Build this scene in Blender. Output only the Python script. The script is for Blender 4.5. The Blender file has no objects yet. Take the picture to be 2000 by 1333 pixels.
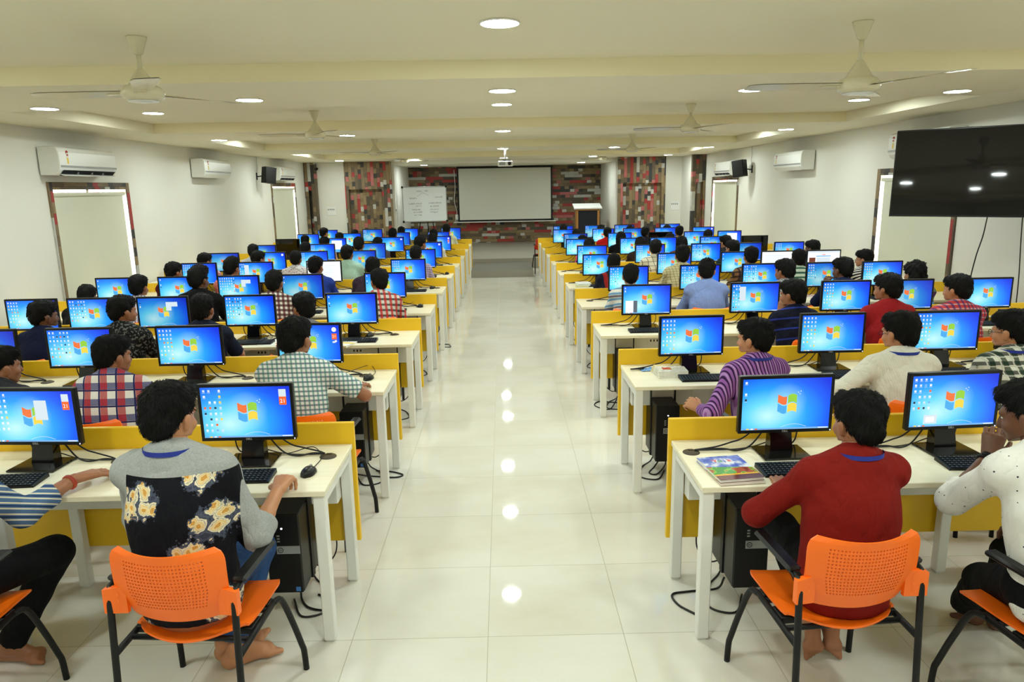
import bpy, math, random
import numpy as np
from mathutils import Vector, Matrix

random.seed(7)
C = bpy.context.scene.collection
SC = bpy.context.scene
PI = math.pi

# ------------------------------------------------------------------ camera
FOC, PITCH, ROLL, YAW, CAMH = 1404.19, .2117, .0184, .0093, 2.0
_cy, _sy = math.cos(YAW), math.sin(YAW)
FW = np.array([_sy*math.cos(PITCH), _cy*math.cos(PITCH), -math.sin(PITCH)])
_rt = np.array([_cy, -_sy, 0.0]); _up = np.cross(_rt, FW)
RT = math.cos(ROLL)*_rt - math.sin(ROLL)*_up
UP = math.sin(ROLL)*_rt + math.cos(ROLL)*_up
EYE = np.array([0, 0, CAMH])

def ray(x, y):
    return RT*(x-1000)/FOC - UP*(y-666.5)/FOC + FW
def at_z(x, y, z):                      # the place at height z seen at this point of the photograph
    d = ray(x, y); p = EYE + d*((z-CAMH)/d[2]); return Vector(p.tolist())
def at_y(x, y, Y):                      # the place at depth Y
    d = ray(x, y); p = EYE + d*(Y/d[1]); return Vector(p.tolist())

cam_d = bpy.data.cameras.new('camera'); cam = bpy.data.objects.new('camera', cam_d); C.objects.link(cam)
cam_d.sensor_width = 36; cam_d.lens = FOC/2000*36; cam_d.clip_start = .05; cam_d.clip_end = 200
cam.matrix_world = Matrix(((RT[0], UP[0], -FW[0], EYE[0]), (RT[1], UP[1], -FW[1], EYE[1]), (RT[2], UP[2], -FW[2], EYE[2]), (0, 0, 0, 1)))
SC.camera = cam

# ------------------------------------------------------------------ mesh helpers
class MB:
    def __init__(s): s.v = []; s.f = []; s.m = []; s.sm = []; s.uv = {}
    def add(s, vs, fs, mat=0, smooth=False):
        o = len(s.v); s.v += [tuple(p) for p in vs]
        for f in fs: s.f.append(tuple(o+i for i in f)); s.m.append(mat); s.sm.append(smooth)
        return s
    def box(s, x0, x1, y0, y1, z0, z1, mat=0, b=0.0, M=None):
        if b <= 0:
            vs = [(x, y, z) for z in (z0, z1) for y in (y0, y1) for x in (x0, x1)]
            fs = [(0, 2, 3, 1), (4, 5, 7, 6), (0, 1, 5, 4), (2, 6, 7, 3), (0, 4, 6, 2), (1, 3, 7, 5)]
        else:
            b = min(b, .49*min(x1-x0, y1-y0, z1-z0)); vs = []; idx = {}
            for sx in (0, 1):
                for sy in (0, 1):
                    for sz in (0, 1):
                        X, Y, Z = (x0, x1)[sx], (y0, y1)[sy], (z0, z1)[sz]
                        dx, dy, dz = (b, -b)[sx], (b, -b)[sy], (b, -b)[sz]
                        for a in range(3):
                            idx[sx, sy, sz, a] = len(vs)
                            vs.append((X+(0 if a == 0 else dx), Y+(0 if a == 1 else dy), Z+(0 if a == 2 else dz)))
            fs = []
            for a in range(3):
                for sgn in (0, 1):
                    q = []
                    for (p, r) in ((0, 0), (1, 0), (1, 1), (0, 1)):
                        k = [p, r]; k.insert(a, sgn); q.append(idx[tuple(k)+(a,)])
                    if (sgn == 0) ^ (a == 1): q.reverse()
                    fs.append(tuple(q))
            for a in range(3):               # edges along axis a
                o1, o2 = [i for i in range(3) if i != a]
                for p in (0, 1):
                    for r in (0, 1):
                        def key(t, which):
                            k = [0, 0, 0]; k[a] = t; k[o1] = p; k[o2] = r; return tuple(k)+(which,)
                        fs.append((idx[key(0, o1)], idx[key(1, o1)], idx[key(1, o2)], idx[key(0, o2)]))
            for sx in (0, 1):
                for sy in (0, 1):
                    for sz in (0, 1): fs.append(tuple(idx[sx, sy, sz, a] for a in range(3)))
            c = Vector(((x0+x1)/2, (y0+y1)/2, (z0+z1)/2)); out = []
            for f in fs:
                p = [Vector(vs[i]) for i in f]; n = (p[1]-p[0]).cross(p[2]-p[0]); mid = sum(p, Vector())/len(p)
                out.append(f if n.dot(mid-c) >= 0 else tuple(reversed(f)))
            fs = out
        if M is not None: vs = [tuple(M @ Vector(p)) for p in vs]
        return s.add(vs, fs, mat)
    def tube(s, pts, r, n=8, mat=0, caps=True, closed=False):
        pts = [Vector(p) for p in pts]; k = len(pts); vs = []; fs = []
        rr = r if isinstance(r, (list, tuple)) else [r]*k
        T = []
        for i in range(k):
            a = pts[(i-1) % k] if (closed or i > 0) else pts[i]
            b = pts[(i+1) % k] if (closed or i < k-1) else pts[i]
            t = (b-a); T.append(t.normalized() if t.length > 1e-9 else Vector((0, 0, 1)))
        ref = Vector((0, 0, 1)) if abs(T[0].z) < .9 else Vector((1, 0, 0))
        u = T[0].cross(ref).normalized()
        for i in range(k):
            u = (u - T[i]*u.dot(T[i])); u = u.normalized() if u.length > 1e-6 else T[i].orthogonal().normalized()
            w = T[i].cross(u)
            for j in range(n):
                a = 2*PI*j/n; vs.append(pts[i] + (u*math.cos(a)+w*math.sin(a))*rr[i])
        for i in range(k if closed else k-1):
            i2 = (i+1) % k
            for j in range(n):
                j2 = (j+1) % n; fs.append((i*n+j, i*n+j2, i2*n+j2, i2*n+j))
        s.add(vs, fs, mat, True)
        if caps and not closed:
            o = len(s.v)-k*n
            s.f.append(tuple(o+j for j in reversed(range(n)))); s.m.append(mat); s.sm.append(False)
            s.f.append(tuple(o+(k-1)*n+j for j in range(n))); s.m.append(mat); s.sm.append(False)
        return s
    def lathe(s, prof, n=24, mat=0, c=(0, 0, 0), smooth=True, M=None, caps=True):
        vs = []; fs = []; k = len(prof)
        for (r, z) in prof:
            for j in range(n):
                a = 2*PI*j/n; p = Vector((r*math.cos(a), r*math.sin(a), z)); vs.append((M @ p if M is not None else p)+Vector(c))
        for i in range(k-1):
            for j in range(n):
                j2 = (j+1) % n; fs.append((i*n+j, i*n+j2, (i+1)*n+j2, (i+1)*n+j))
        s.add(vs, fs, mat, smooth); o = len(s.v)-k*n
        if caps and prof[0][0] > 1e-6: s.f.append(tuple(o+j for j in reversed(range(n)))); s.m.append(mat); s.sm.append(False)
        if caps and prof[-1][0] > 1e-6: s.f.append(tuple(o+(k-1)*n+j for j in range(n))); s.m.append(mat); s.sm.append(False)
        return s
    def grid(s, P, mat=0, smooth=True):          # P[i][j] points
        a, b = len(P), len(P[0]); vs = [p for row in P for p in row]
        fs = [(i*b+j, i*b+j+1, (i+1)*b+j+1, (i+1)*b+j) for i in range(a-1) for j in range(b-1)]
        return s.add(vs, fs, mat, smooth)
    def prism(s, outline, y0, y1, mat=0, M=None):  # outline in (x, z), extruded along y
        n = len(outline); vs = [(x, y0, z) for x, z in outline]+[(x, y1, z) for x, z in outline]
        fs = [tuple(range(n)), tuple(reversed(range(n, 2*n)))]+[(i, n+i, n+(i+1) % n, (i+1) % n) for i in range(n)]
        if M is not None: vs = [tuple(M @ Vector(p)) for p in vs]
        return s.add(vs, fs, mat)
    def mesh(s, name, mats):
        me = bpy.data.meshes.new(name); me.from_pydata(s.v, [], s.f)
        for m in mats: me.materials.append(m)
        me.polygons.foreach_set('material_index', s.m); me.polygons.foreach_set('use_smooth', s.sm); me.update()
        return me
    def build(s, name, mats, parent=None, loc=(0, 0, 0), rz=0):
        if not isinstance(mats, (list, tuple)): mats = [mats]
        return put(name, s.mesh(name, mats), parent, loc, rz)

def put(name, me, parent=None, loc=(0, 0, 0), rz=0):
    o = bpy.data.objects.new(name, me); C.objects.link(o); o.location = loc; o.rotation_euler = (0, 0, rz)
    if parent is not None: o.parent = parent
    return o
def empty(name, loc=(0, 0, 0), rz=0):
    o = bpy.data.objects.new(name, None); C.objects.link(o); o.location = loc; o.rotation_euler = (0, 0, rz); o.empty_display_size = .1
    return o
LABELS = []
def tag(o, label, cat, group=None):
    o['label'] = label; o['category'] = cat; LABELS.append(label)
    if group: o['group'] = group
    elif 'group' in o.keys(): del o['group']
    return o
def struct(o): o['kind'] = 'structure'; return o
def kids(o): return [c for c in bpy.data.objects if c.parent == o]
def copy_tree(root, loc, rz=0, ch=None):
    r = root.copy(); C.objects.link(r); r.location = loc; r.rotation_euler = (0, 0, rz)
    def rec(src, dst):
        for c in CHILD.get(src.name, []):
            d = c.copy(); C.objects.link(d); d.parent = dst; CHILD.setdefault(dst.name, []).append(d); rec(c, d)
    rec(root, r)
    return r
CHILD = {}
def reg(root):
    def rec(o):
        CHILD[o.name] = list(o.children)
        for c in o.children: rec(c)
    rec(root)
def spline(pts, n=8):
    P = [Vector(p) for p in pts]; P = [P[0]*2-P[1]]+P+[P[-1]*2-P[-2]]; out = []
    for i in range(1, len(P)-2):
        for k in range(n):
            t = k/n; a, b, c, d = P[i-1], P[i], P[i+1], P[i+2]
            out.append(.5*((2*b)+(c-a)*t+(2*a-5*b+4*c-d)*t*t+(3*b-a-3*c+d)*t**3))
    out.append(P[-2]); return out
def text_mesh(txt, size, mat, name='lettering', extrude=.0005, bold=0.0):
    cu = bpy.data.curves.new('txt', 'FONT'); cu.body = txt; cu.size = size; cu.extrude = extrude; cu.align_x = 'CENTER'; cu.align_y = 'CENTER'; cu.offset = bold
    o = bpy.data.objects.new('txt', cu); C.objects.link(o)
    bpy.context.view_layer.update()
    me = bpy.data.meshes.new_from_object(o.evaluated_get(bpy.context.evaluated_depsgraph_get()))
    bpy.data.objects.remove(o); bpy.data.curves.remove(cu); me.name = name
    me.materials.clear(); me.materials.append(mat)
    return me
ORD = ['nearest', 'second nearest', 'third nearest', 'fourth nearest', 'fifth nearest', 'sixth nearest', 'seventh nearest', 'eighth nearest', 'ninth nearest', 'farthest']
NTH = ['first', 'second', 'third', 'fourth', 'fifth', 'sixth']

# ------------------------------------------------------------------ materials
def lin(c):
    return tuple((x/255/12.92 if x/255 <= .04045 else ((x/255+.055)/1.055)**2.4) for x in c)
class NT:
    def __init__(s, name):
        s.m = bpy.data.materials.new(name); s.m.use_nodes = True; s.t = s.m.node_tree; s.n = s.t.nodes; s.l = s.t.links
        s.b = s.n['Principled BSDF']
    def node(s, kind, **kw):
        n = s.n.new(kind)
        for k, v in kw.items(): setattr(n, k, v)
        return n
    def put(s, sock, v):
        if v is None: return
        if hasattr(v, 'is_output') or isinstance(v, bpy.types.NodeSocket): s.l.new(v, sock)
        else: sock.default_value = v
    def math(s, op, a, b=None, c=None, clamp=False):
        n = s.node('ShaderNodeMath', operation=op, use_clamp=clamp); s.put(n.inputs[0], a)
        if b is not None: s.put(n.inputs[1], b)
        if c is not None: s.put(n.inputs[2], c)
        return n.outputs[0]
    def mix(s, f, a, b, mode='MIX'):
        n = s.node('ShaderNodeMix', data_type='RGBA', blend_type=mode); s.put(n.inputs[0], f); s.put(n.inputs[6], a); s.put(n.inputs[7], b)
        return n.outputs[2]
    def ramp(s, f, stops, interp='LINEAR'):
        n = s.node('ShaderNodeValToRGB'); r = n.color_ramp; r.interpolation = interp; s.put(n.inputs[0], f)
        while len(r.elements) < len(stops): r.elements.new(.5)
        for e, (p, c) in zip(r.elements, stops): e.position = p; e.color = c if len(c) == 4 else (*c, 1)
        return n.outputs[0]
    def obj(s):
        return s.node('ShaderNodeTexCoord').outputs['Object']
    def sep(s, v):
        n = s.node('ShaderNodeSeparateXYZ'); s.l.new(v, n.inputs[0]); return n.outputs
    def comb(s, x, y, z):
        n = s.node('ShaderNodeCombineXYZ')
        for i, v in enumerate((x, y, z)): s.put(n.inputs[i], v)
        return n.outputs[0]
    def noise(s, v=None, scale=5, detail=3, rough=.5, out='Fac'):
        n = s.node('ShaderNodeTexNoise'); n.inputs['Scale'].default_value = scale; n.inputs['Detail'].default_value = detail; n.inputs['Roughness'].default_value = rough
        if v is not None: s.l.new(v, n.inputs['Vector'])
        return n.outputs[out]
    def set(s, **kw):
        for k, v in kw.items(): s.put(s.b.inputs[k.replace('_', ' ')], v)
        return s
    def bump(s, h, strength=.2, dist=.01):
        n = s.node('ShaderNodeBump'); n.inputs['Strength'].default_value = strength; n.inputs['Distance'].default_value = dist; s.put(n.inputs['Height'], h)
        s.l.new(n.outputs[0], s.b.inputs['Normal'])
def A(c): return (*lin(c), 1)
def plain(name, rgb, rough=.5, metal=0, var=.06, scale=8, spec=None, bump=0, coat=0):
    t = NT(name); base = A(rgb); f = t.noise(t.obj(), scale, 3)
    dark = tuple(x*(1-var) for x in base[:3])+(1,); lite = tuple(min(1, x*(1+var)) for x in base[:3])+(1,)
    t.set(Base_Color=t.mix(f, dark, lite), Roughness=rough, Metallic=metal)
    if spec is not None: t.set(Specular_IOR_Level=spec)
    if coat: t.set(Coat_Weight=coat, Coat_Roughness=.1)
    if bump: t.bump(t.noise(t.obj(), scale*12, 2), bump, .004)
    return t.m
def emit(name, rgb, strength=1.0):
    t = NT(name); t.set(Base_Color=(0, 0, 0, 1), Roughness=.4, Emission_Color=A(rgb), Emission_Strength=strength); return t.m

M = {}
M['wall'] = plain('painted_wall', (230, 228, 219), .55, var=.02, scale=1.5)
M['ceil'] = plain('painted_ceiling', (243, 237, 212), .6, var=.015, scale=1)
M['beam'] = plain('painted_beam_face', (250, 241, 208), .6, var=.02, scale=1)
M['white_metal'] = plain('white_powder_coat', (232, 231, 224), .35, var=.02)
M['desk'] = None
M['yellow'] = plain('yellow_laminate', (240, 192, 24), .4, var=.03, scale=3)
M['black'] = plain('black_plastic', (11, 11, 12), .38, var=.2, spec=.35)
M['black_gloss'] = plain('black_gloss_plastic', (10, 10, 11), .12, var=.1)
M['black_matte'] = plain('black_matte_metal', (15, 15, 16), .5, var=.15, spec=.3)
M['rubber'] = plain('black_cable_rubber', (12, 12, 13), .5)
M['grommet'] = plain('brown_plastic_cap', (62, 52, 38), .5)
M['orange'] = plain('orange_plastic', (255, 112, 12), .42, var=.04, scale=4)
M['red_plastic'] = plain('red_plastic', (180, 40, 25), .45)
M['ac_white'] = plain('white_appliance_plastic', (236, 237, 233), .3, var=.015)
M['grey'] = plain('grey_plastic', (150, 152, 150), .4)
M['silver'] = plain('silver_plastic', (170, 172, 172), .3, metal=.5)
M['fan'] = plain('ivory_enamel', (226, 219, 190), .2, var=.03)
M['paper'] = plain('white_paper', (235, 233, 225), .7, var=.03)
M['white'] = plain('white_gloss', (240, 240, 238), .25, var=.01)
M['board'] = plain('whiteboard_enamel', (236, 242, 248), .2, var=.01)
M['chrome'] = plain('bright_metal', (200, 200, 200), .2, metal=1)
M['screen_cloth'] = plain('projection_cloth', (226, 226, 215), .8, var=.01)
M['blind'] = plain('roller_blind_fabric', (216, 217, 198), .8, var=.02, scale=3)
M['ink'] = plain('marker_ink', (60, 62, 90), .6)
M['blue'] = plain('blue_ribbon', (22, 46, 150), .55)
M['ink_red'] = plain('red_print', (190, 40, 35), .6)
M['ink_yellow'] = plain('yellow_print', (232, 200, 60), .6)
M['wood'] = plain('varnished_wood', (176, 122, 60), .4, var=.15, scale=6)
M['navy_cloth'] = plain('navy_panel', (20, 22, 34), .8)
M['tv'] = plain('tv_glass', (7, 7, 8), .035, var=.05)
M['led'] = emit('white_indicator', (235, 240, 255), 3)
M['carpet1'] = plain('grey_stage_tile', (150, 146, 136), .35, var=.06, scale=2)
M['carpet2'] = plain('dark_grey_stage_tile', (112, 110, 103), .35, var=.06, scale=2)
M['lamp'] = emit('lamp_diffuser', (243, 255, 249), 185.0)
M['lamp_trim'] = plain('lamp_trim_white', (240, 240, 236), .4)
M['hair'] = plain('black_hair', (9, 8, 7), .6, var=.4, scale=60, bump=.5, spec=.22)
M['eye'] = plain('eye_white', (225, 220, 212), .2)

def glass_mat():
    t = NT('window_glass'); n = t.n; tr = n.new('ShaderNodeBsdfTransparent'); gl = n.new('ShaderNodeBsdfGlossy'); mx = n.new('ShaderNodeMixShader')
    gl.inputs['Roughness'].default_value = .02; mx.inputs[0].default_value = .08
    t.l.new(tr.outputs[0], mx.inputs[1]); t.l.new(gl.outputs[0], mx.inputs[2]); t.l.new(mx.outputs[0], n['Material Output'].inputs[0]); return t.m
M['glass'] = glass_mat()

def floor_mat():
    t = NT('polished_vitrified_tiles'); o = t.sep(t.obj()); T = .6164
    u = t.math('DIVIDE', t.math('ADD', o[0], .106), T); v = t.math('DIVIDE', t.math('SUBTRACT', o[1], 2.914), T)
    def line(x):
        a = t.math('ABSOLUTE', t.math('SUBTRACT', t.math('FRACT', x), .5)); return t.math('GREATER_THAN', a, .4972)
    g = t.math('MAXIMUM', line(u), line(v))
    wn = t.node('ShaderNodeTexWhiteNoise', noise_dimensions='2D'); t.l.new(t.comb(t.math('FLOOR', u), t.math('FLOOR', v), 0), wn.inputs['Vector'])
    sh = t.math('MULTIPLY', wn.outputs['Value'], 9.0)
    vec = t.comb(t.math('ADD', o[0], sh), t.math('MULTIPLY', t.math('ADD', o[1], sh), 1.6), 0)
    veins = t.noise(vec, 1.3, 6, .6)
    base = t.ramp(veins, [(.3, lin((221, 216, 201))), (.5, lin((228, 225, 213))), (.7, lin((232, 230, 221)))])
    t.set(Base_Color=t.mix(g, base, A((176, 168, 146))), Roughness=t.math('MULTIPLY_ADD', g, .3, .035), IOR=1.52)
    t.set(Specular_IOR_Level=.55)
    return t.m
M['floor'] = floor_mat()
def desk_mat():
    t = NT('pale_birch_laminate'); o = t.sep(t.obj()); vec = t.comb(t.math('MULTIPLY', o[0], .6), t.math('MULTIPLY', o[1], 9), t.math('MULTIPLY', o[2], 9))
    t.set(Base_Color=t.ramp(t.noise(vec, 3, 4), [(.3, lin((236, 226, 196))), (.7, lin((243, 236, 211)))]), Roughness=.38); return t.m
M['desk'] = desk_mat()

def plank_mat(name, iu, iv, wid=.085, leng=.5, flip=False):
    t = NT(name); o = t.sep(t.obj()); u, v = o[iu], o[iv]
    row = t.math('FLOOR', t.math('DIVIDE', v, wid))
    w1 = t.node('ShaderNodeTexWhiteNoise', noise_dimensions='1D'); t.l.new(row, w1.inputs['W'])
    u2 = t.math('MULTIPLY_ADD', w1.outputs['Value'], 37.0, t.math('DIVIDE', u, leng))
    col = t.math('FLOOR', u2)
    w2 = t.node('ShaderNodeTexWhiteNoise', noise_dimensions='2D'); t.l.new(t.comb(row, col, 0), w2.inputs['Vector'])
    small = t.math('GREATER_THAN', w2.outputs['Value'], .55)
    col4 = t.math('ADD', t.math('FLOOR', t.math('MULTIPLY', u2, 4.0)), 500.0)
    cc = t.math('ADD', t.math('MULTIPLY', col4, small), t.math('MULTIPLY', col, t.math('SUBTRACT', 1.0, small)))
    w3 = t.node('ShaderNodeTexWhiteNoise', noise_dimensions='2D'); t.l.new(t.comb(t.math('ADD', row, .37), cc, 0), w3.inputs['Vector'])
    cs = [(0, (104, 88, 64)), (.16, (132, 111, 78)), (.32, (84, 73, 58)), (.46, (54, 52, 50)), (.56, (146, 124, 88)), (.68, (166, 52, 46)), (.8, (196, 195, 188)), (.9, (186, 104, 100)), (.95, (120, 100, 74))]
    c = t.ramp(w3.outputs['Value'], [(p, lin(k)) for p, k in cs], 'CONSTANT')
    vec = t.comb(t.math('MULTIPLY', u, 3), t.math('MULTIPLY', v, 40), row)
    grain = t.noise(vec, 2.5, 4); c = t.mix(1.0, c, t.ramp(grain, [(.25, (.55, .55, .55)), (.6, (1, 1, 1))]), 'MULTIPLY')
    gap = t.math('LESS_THAN', t.math('FRACT', t.math('DIVIDE', v, wid)), .04)
    t.set(Base_Color=t.mix(gap, c, (.02, .018, .015, 1)), Roughness=.6); return t.m
M['plank_v'] = plank_mat('salvaged_planks_vertical', 2, 0)        # front wall: planks run up, side by side along x
M['plank_h'] = plank_mat('salvaged_planks_horizontal', 0, 2, .09, .55)
M['plank_side'] = plank_mat('salvaged_planks_window', 2, 1, .11, .5)
# ------------------------------------------------------------------ shirts
def stripe(t, x, freq, w):
    return t.math('LESS_THAN', t.math('FRACT', t.math('MULTIPLY', x, freq)), w)
def cloth(name, rough=.85):
    t = NT(name); t.set(Roughness=rough, Specular_IOR_Level=.15)
    o = t.obj(); fold = t.noise(t.comb(*[t.math('MULTIPLY', a_, b_) for a_, b_ in zip(t.sep(o), (1.0, 1.0, .42))]), 17, 2, .45)
    t.bump(t.math('ADD', t.math('MULTIPLY', t.math('POWER', t.math('ABSOLUTE', t.math('SUBTRACT', fold, .5)), .7), 1.6), t.math('MULTIPLY', t.noise(o, 380, 1), .06)), .4, .02)
    return t, o
def sh_plain(name, c):
    t, o = cloth(name); f = t.noise(o, 5, 3); b = A(c)
    t.set(Base_Color=t.mix(f, tuple(x*.85 for x in b[:3])+(1,), tuple(min(1, x*1.1) for x in b[:3])+(1,))); return t.m
def sh_check(name, base, c1, c2=None, f1=22, w1=.4, f2=22, w2=.4, alpha=.75, fine=None):
    t, o = cloth(name); s = t.sep(o); c2 = c2 or c1
    x = t.math('ADD', s[0], t.math('MULTIPLY', s[1], .35)); z = t.math('ADD', s[2], t.math('MULTIPLY', s[1], .25))
    col = t.mix(t.math('MULTIPLY', stripe(t, z, f2, w2), alpha), A(base), A(c2))
    col = t.mix(t.math('MULTIPLY', stripe(t, x, f1, w1), alpha), col, A(c1))
    if fine: col = t.mix(t.math('MAXIMUM', stripe(t, t.math('ADD', x, .011), f1, .1), stripe(t, t.math('ADD', z, .011), f2, .1)), col, A(fine))
    t.set(Base_Color=col); return t.m
def sh_stripes(name, base, c, f=30, w=.4, axis=0, c2=None, tilt=.3):
    t, o = cloth(name); s = t.sep(o); x = t.math('ADD', s[axis], t.math('MULTIPLY', s[1], tilt))
    col = t.mix(stripe(t, x, f, w), A(base), A(c))
    if c2: col = t.mix(stripe(t, t.math('ADD', x, .5/f), f/2, w*.5), col, A(c2))
    t.set(Base_Color=col); return t.m
def sh_blotch(name, base, c, scale=30, thr=.58):
    t, o = cloth(name); t.set(Base_Color=t.mix(t.math('GREATER_THAN', t.noise(o, scale, 2), thr), A(base), A(c))); return t.m
def sh_dots(name, base, c, scale=70, r=.28):
    t, o = cloth(name); v = t.node('ShaderNodeTexVoronoi'); v.inputs['Scale'].default_value = scale; v.inputs['Randomness'].default_value = .5
    t.l.new(o, v.inputs['Vector']); t.set(Base_Color=t.mix(t.math('LESS_THAN', v.outputs['Distance'], r), A(base), A(c))); return t.m
def sh_floral(name):
    t, o = cloth(name); s = t.sep(o)
    gf = t.noise(o, 160, 2); grey = t.mix(gf, A((138, 140, 140)), A((176, 178, 176)))
    def vor(scale, sd, feat='F1'):
        v = t.node('ShaderNodeTexVoronoi', feature=feat, voronoi_dimensions='2D'); v.inputs['Scale'].default_value = scale
        t.l.new(t.comb(t.math('ADD', s[0], sd), t.math('ADD', s[2], t.math('MULTIPLY', t.noise(o, 9, 2), .05)), 0), v.inputs['Vector']); return v
    clus = vor(5.6, .11); edge = t.math('ADD', clus.outputs['Distance'], t.math('MULTIPLY', t.noise(o, 30, 4, .7), .55))
    inside = t.math('LESS_THAN', edge, .60); leaf = t.math('LESS_THAN', edge, .645)
    bl = vor(21, .4); rose = t.math('ADD', bl.outputs['Distance'], t.math('MULTIPLY', t.noise(o, 60, 2), .42))
    ring = t.math('MULTIPLY_ADD', t.math('SINE', t.math('MULTIPLY', rose, 34.0)), .09, rose)
    petal = t.ramp(ring, [(.18, lin((196, 132, 48))), (.34, lin((222, 168, 88))), (.46, lin((232, 204, 146))), (.62, lin((238, 226, 196))), (.7, lin((180, 170, 152))), (.78, lin((92, 96, 112))), (.9, lin((58, 62, 80)))])
    pan = t.mix(leaf, A((19, 19, 25)), A((72, 78, 96))); pan = t.mix(inside, pan, petal)
    z = t.math('LESS_THAN', t.math('ADD', s[2], t.math('MULTIPLY', s[0], -.02)), 1.0)
    side = t.math('LESS_THAN', t.math('ABSOLUTE', t.math('SUBTRACT', s[0], 0.0)), .196)
    back = t.math('LESS_THAN', s[1], .10)
    t.set(Base_Color=t.mix(t.math('MULTIPLY', t.math('MULTIPLY', z, side), back), grey, pan)); return t.m

# ------------------------------------------------------------------ implicit bodies
def V3(*a): return np.array(a, dtype=np.float32)
def cap(a, b, ra, rb, k=.02, flat=None, cut=None): return dict(t='c', a=np.asarray(a, np.float32), b=np.asarray(b, np.float32), ra=ra, rb=rb, k=k, flat=flat, cut=cut)
def ell(c, r, R=None, k=.02, cut=None): return dict(t='e', c=np.asarray(c, np.float32), r=np.asarray(r, np.float32), R=R, k=k, cut=cut)
def ev(prims, P):
    d = None
    for p in prims:
        if p['t'] == 'c':
            a, b = p['a'], p['b']; Q = P - a; ab = b - a
            if p['flat'] is not None:
                n, f = p['flat']; n = np.asarray(n, np.float32); Q = Q + n*((Q@n)*(f-1))[:, None]; ab = ab + n*((ab@n)*(f-1))
            t = np.clip((Q@ab)/max(float(ab@ab), 1e-9), 0, 1); W = Q - t[:, None]*ab
            di = np.sqrt(np.einsum('ij,ij->i', W, W)) - (p['ra']+(p['rb']-p['ra'])*t)
        else:
            Q = P - p['c']
            if p['R'] is not None: Q = Q @ p['R']
            q = Q/p['r']; k0 = np.sqrt(np.einsum('ij,ij->i', q, q)); q2 = Q/(p['r']**2); k1 = np.sqrt(np.einsum('ij,ij->i', q2, q2))+1e-9
            di = k0*(k0-1)/k1
        if p['cut'] is not None:
            for (pt, nn) in p['cut']: di = np.maximum(di, (P-np.asarray(pt, np.float32))@np.asarray(nn, np.float32))
        if d is None: d = di
        else:
            k = p['k']; h = np.clip(.5+.5*(d-di)/k, 0, 1); d = d*(1-h)+di*h-k*h*(1-h)
    return d
def bounds(prims, pad):
    lo = np.full(3, 9e9); hi = np.full(3, -9e9)
    for p in prims:
        if p['t'] == 'c':
            r = max(p['ra'], p['rb'])
            for q in (p['a'], p['b']): lo = np.minimum(lo, q-r); hi = np.maximum(hi, q+r)
        else:
            r = p['r'].max(); lo = np.minimum(lo, p['c']-r); hi = np.maximum(hi, p['c']+r)
    return lo-pad, hi+pad
_E = [(0, 1), (2, 3), (4, 5), (6, 7), (0, 2), (1, 3), (4, 6), (5, 7), (0, 4), (1, 5), (2, 6), (3, 7)]
_CO = np.array([(i & 1, (i >> 1) & 1, (i >> 2) & 1) for i in range(8)], np.float32)
def surfnet(fn, lo, hi, h):
    n = np.ceil((hi-lo)/h).astype(int)+1
    ax = [lo[i]+h*np.arange(n[i]) for i in range(3)]
    G = np.stack(np.meshgrid(*ax, indexing='ij'), -1).reshape(-1, 3).astype(np.float32)
    F = fn(G).reshape(n); S = F < 0
    cs = [F[i & 1:n[0]-1+(i & 1), (i >> 1) & 1:n[1]-1+((i >> 1) & 1), (i >> 2) & 1:n[2]-1+((i >> 2) & 1)] for i in range(8)]
    cnt = sum((c < 0).astype(np.int8) for c in cs); ii = np.nonzero((cnt > 0) & (cnt < 8))
    if len(ii[0]) == 0: return np.zeros((0, 3)), np.zeros((0, 4), int)
    val = [c[ii] for c in cs]; pos = np.zeros((len(ii[0]), 3), np.float32); k = np.zeros(len(ii[0]), np.float32)
    for a, b in _E:
        va, vb = val[a], val[b]; cr = (va < 0) != (vb < 0); t = np.where(cr, va/np.where(cr, va-vb, 1), 0)
        pos += np.where(cr[:, None], _CO[a]+t[:, None]*(_CO[b]-_CO[a]), 0); k += cr
    V = lo + h*(np.stack(ii, -1)+pos/k[:, None])
    vid = np.full(n-1, -1, np.int64); vid[ii] = np.arange(len(V)); faces = []
    for axn in range(3):
        o1, o2 = [(1, 2), (2, 0), (0, 1)][axn]
        sl0 = [slice(None)]*3; sl1 = [slice(None)]*3; sl0[axn] = slice(0, n[axn]-1); sl1[axn] = slice(1, n[axn])
        for s_ in (sl0, sl1):
            s_[o1] = slice(1, n[o1]-1); s_[o2] = slice(1, n[o2]-1)
        A_, B_ = S[tuple(sl0)], S[tuple(sl1)]
        for sel, rev in ((A_ & ~B_, False), (~A_ & B_, True)):
            q = np.stack(np.nonzero(sel), -1)
            if not len(q): continue
            q[:, o1] += 1; q[:, o2] += 1; c = []
            for d1, d2 in ((-1, -1), (0, -1), (0, 0), (-1, 0)):
                r = q.copy(); r[:, o1] += d1; r[:, o2] += d2; c.append(vid[r[:, 0], r[:, 1], r[:, 2]])
            f = np.stack(c, -1); faces.append(f[:, ::-1] if rev else f)
    Fc = np.concatenate(faces); Fc = Fc[(Fc >= 0).all(1)]
    return V, Fc
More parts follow.
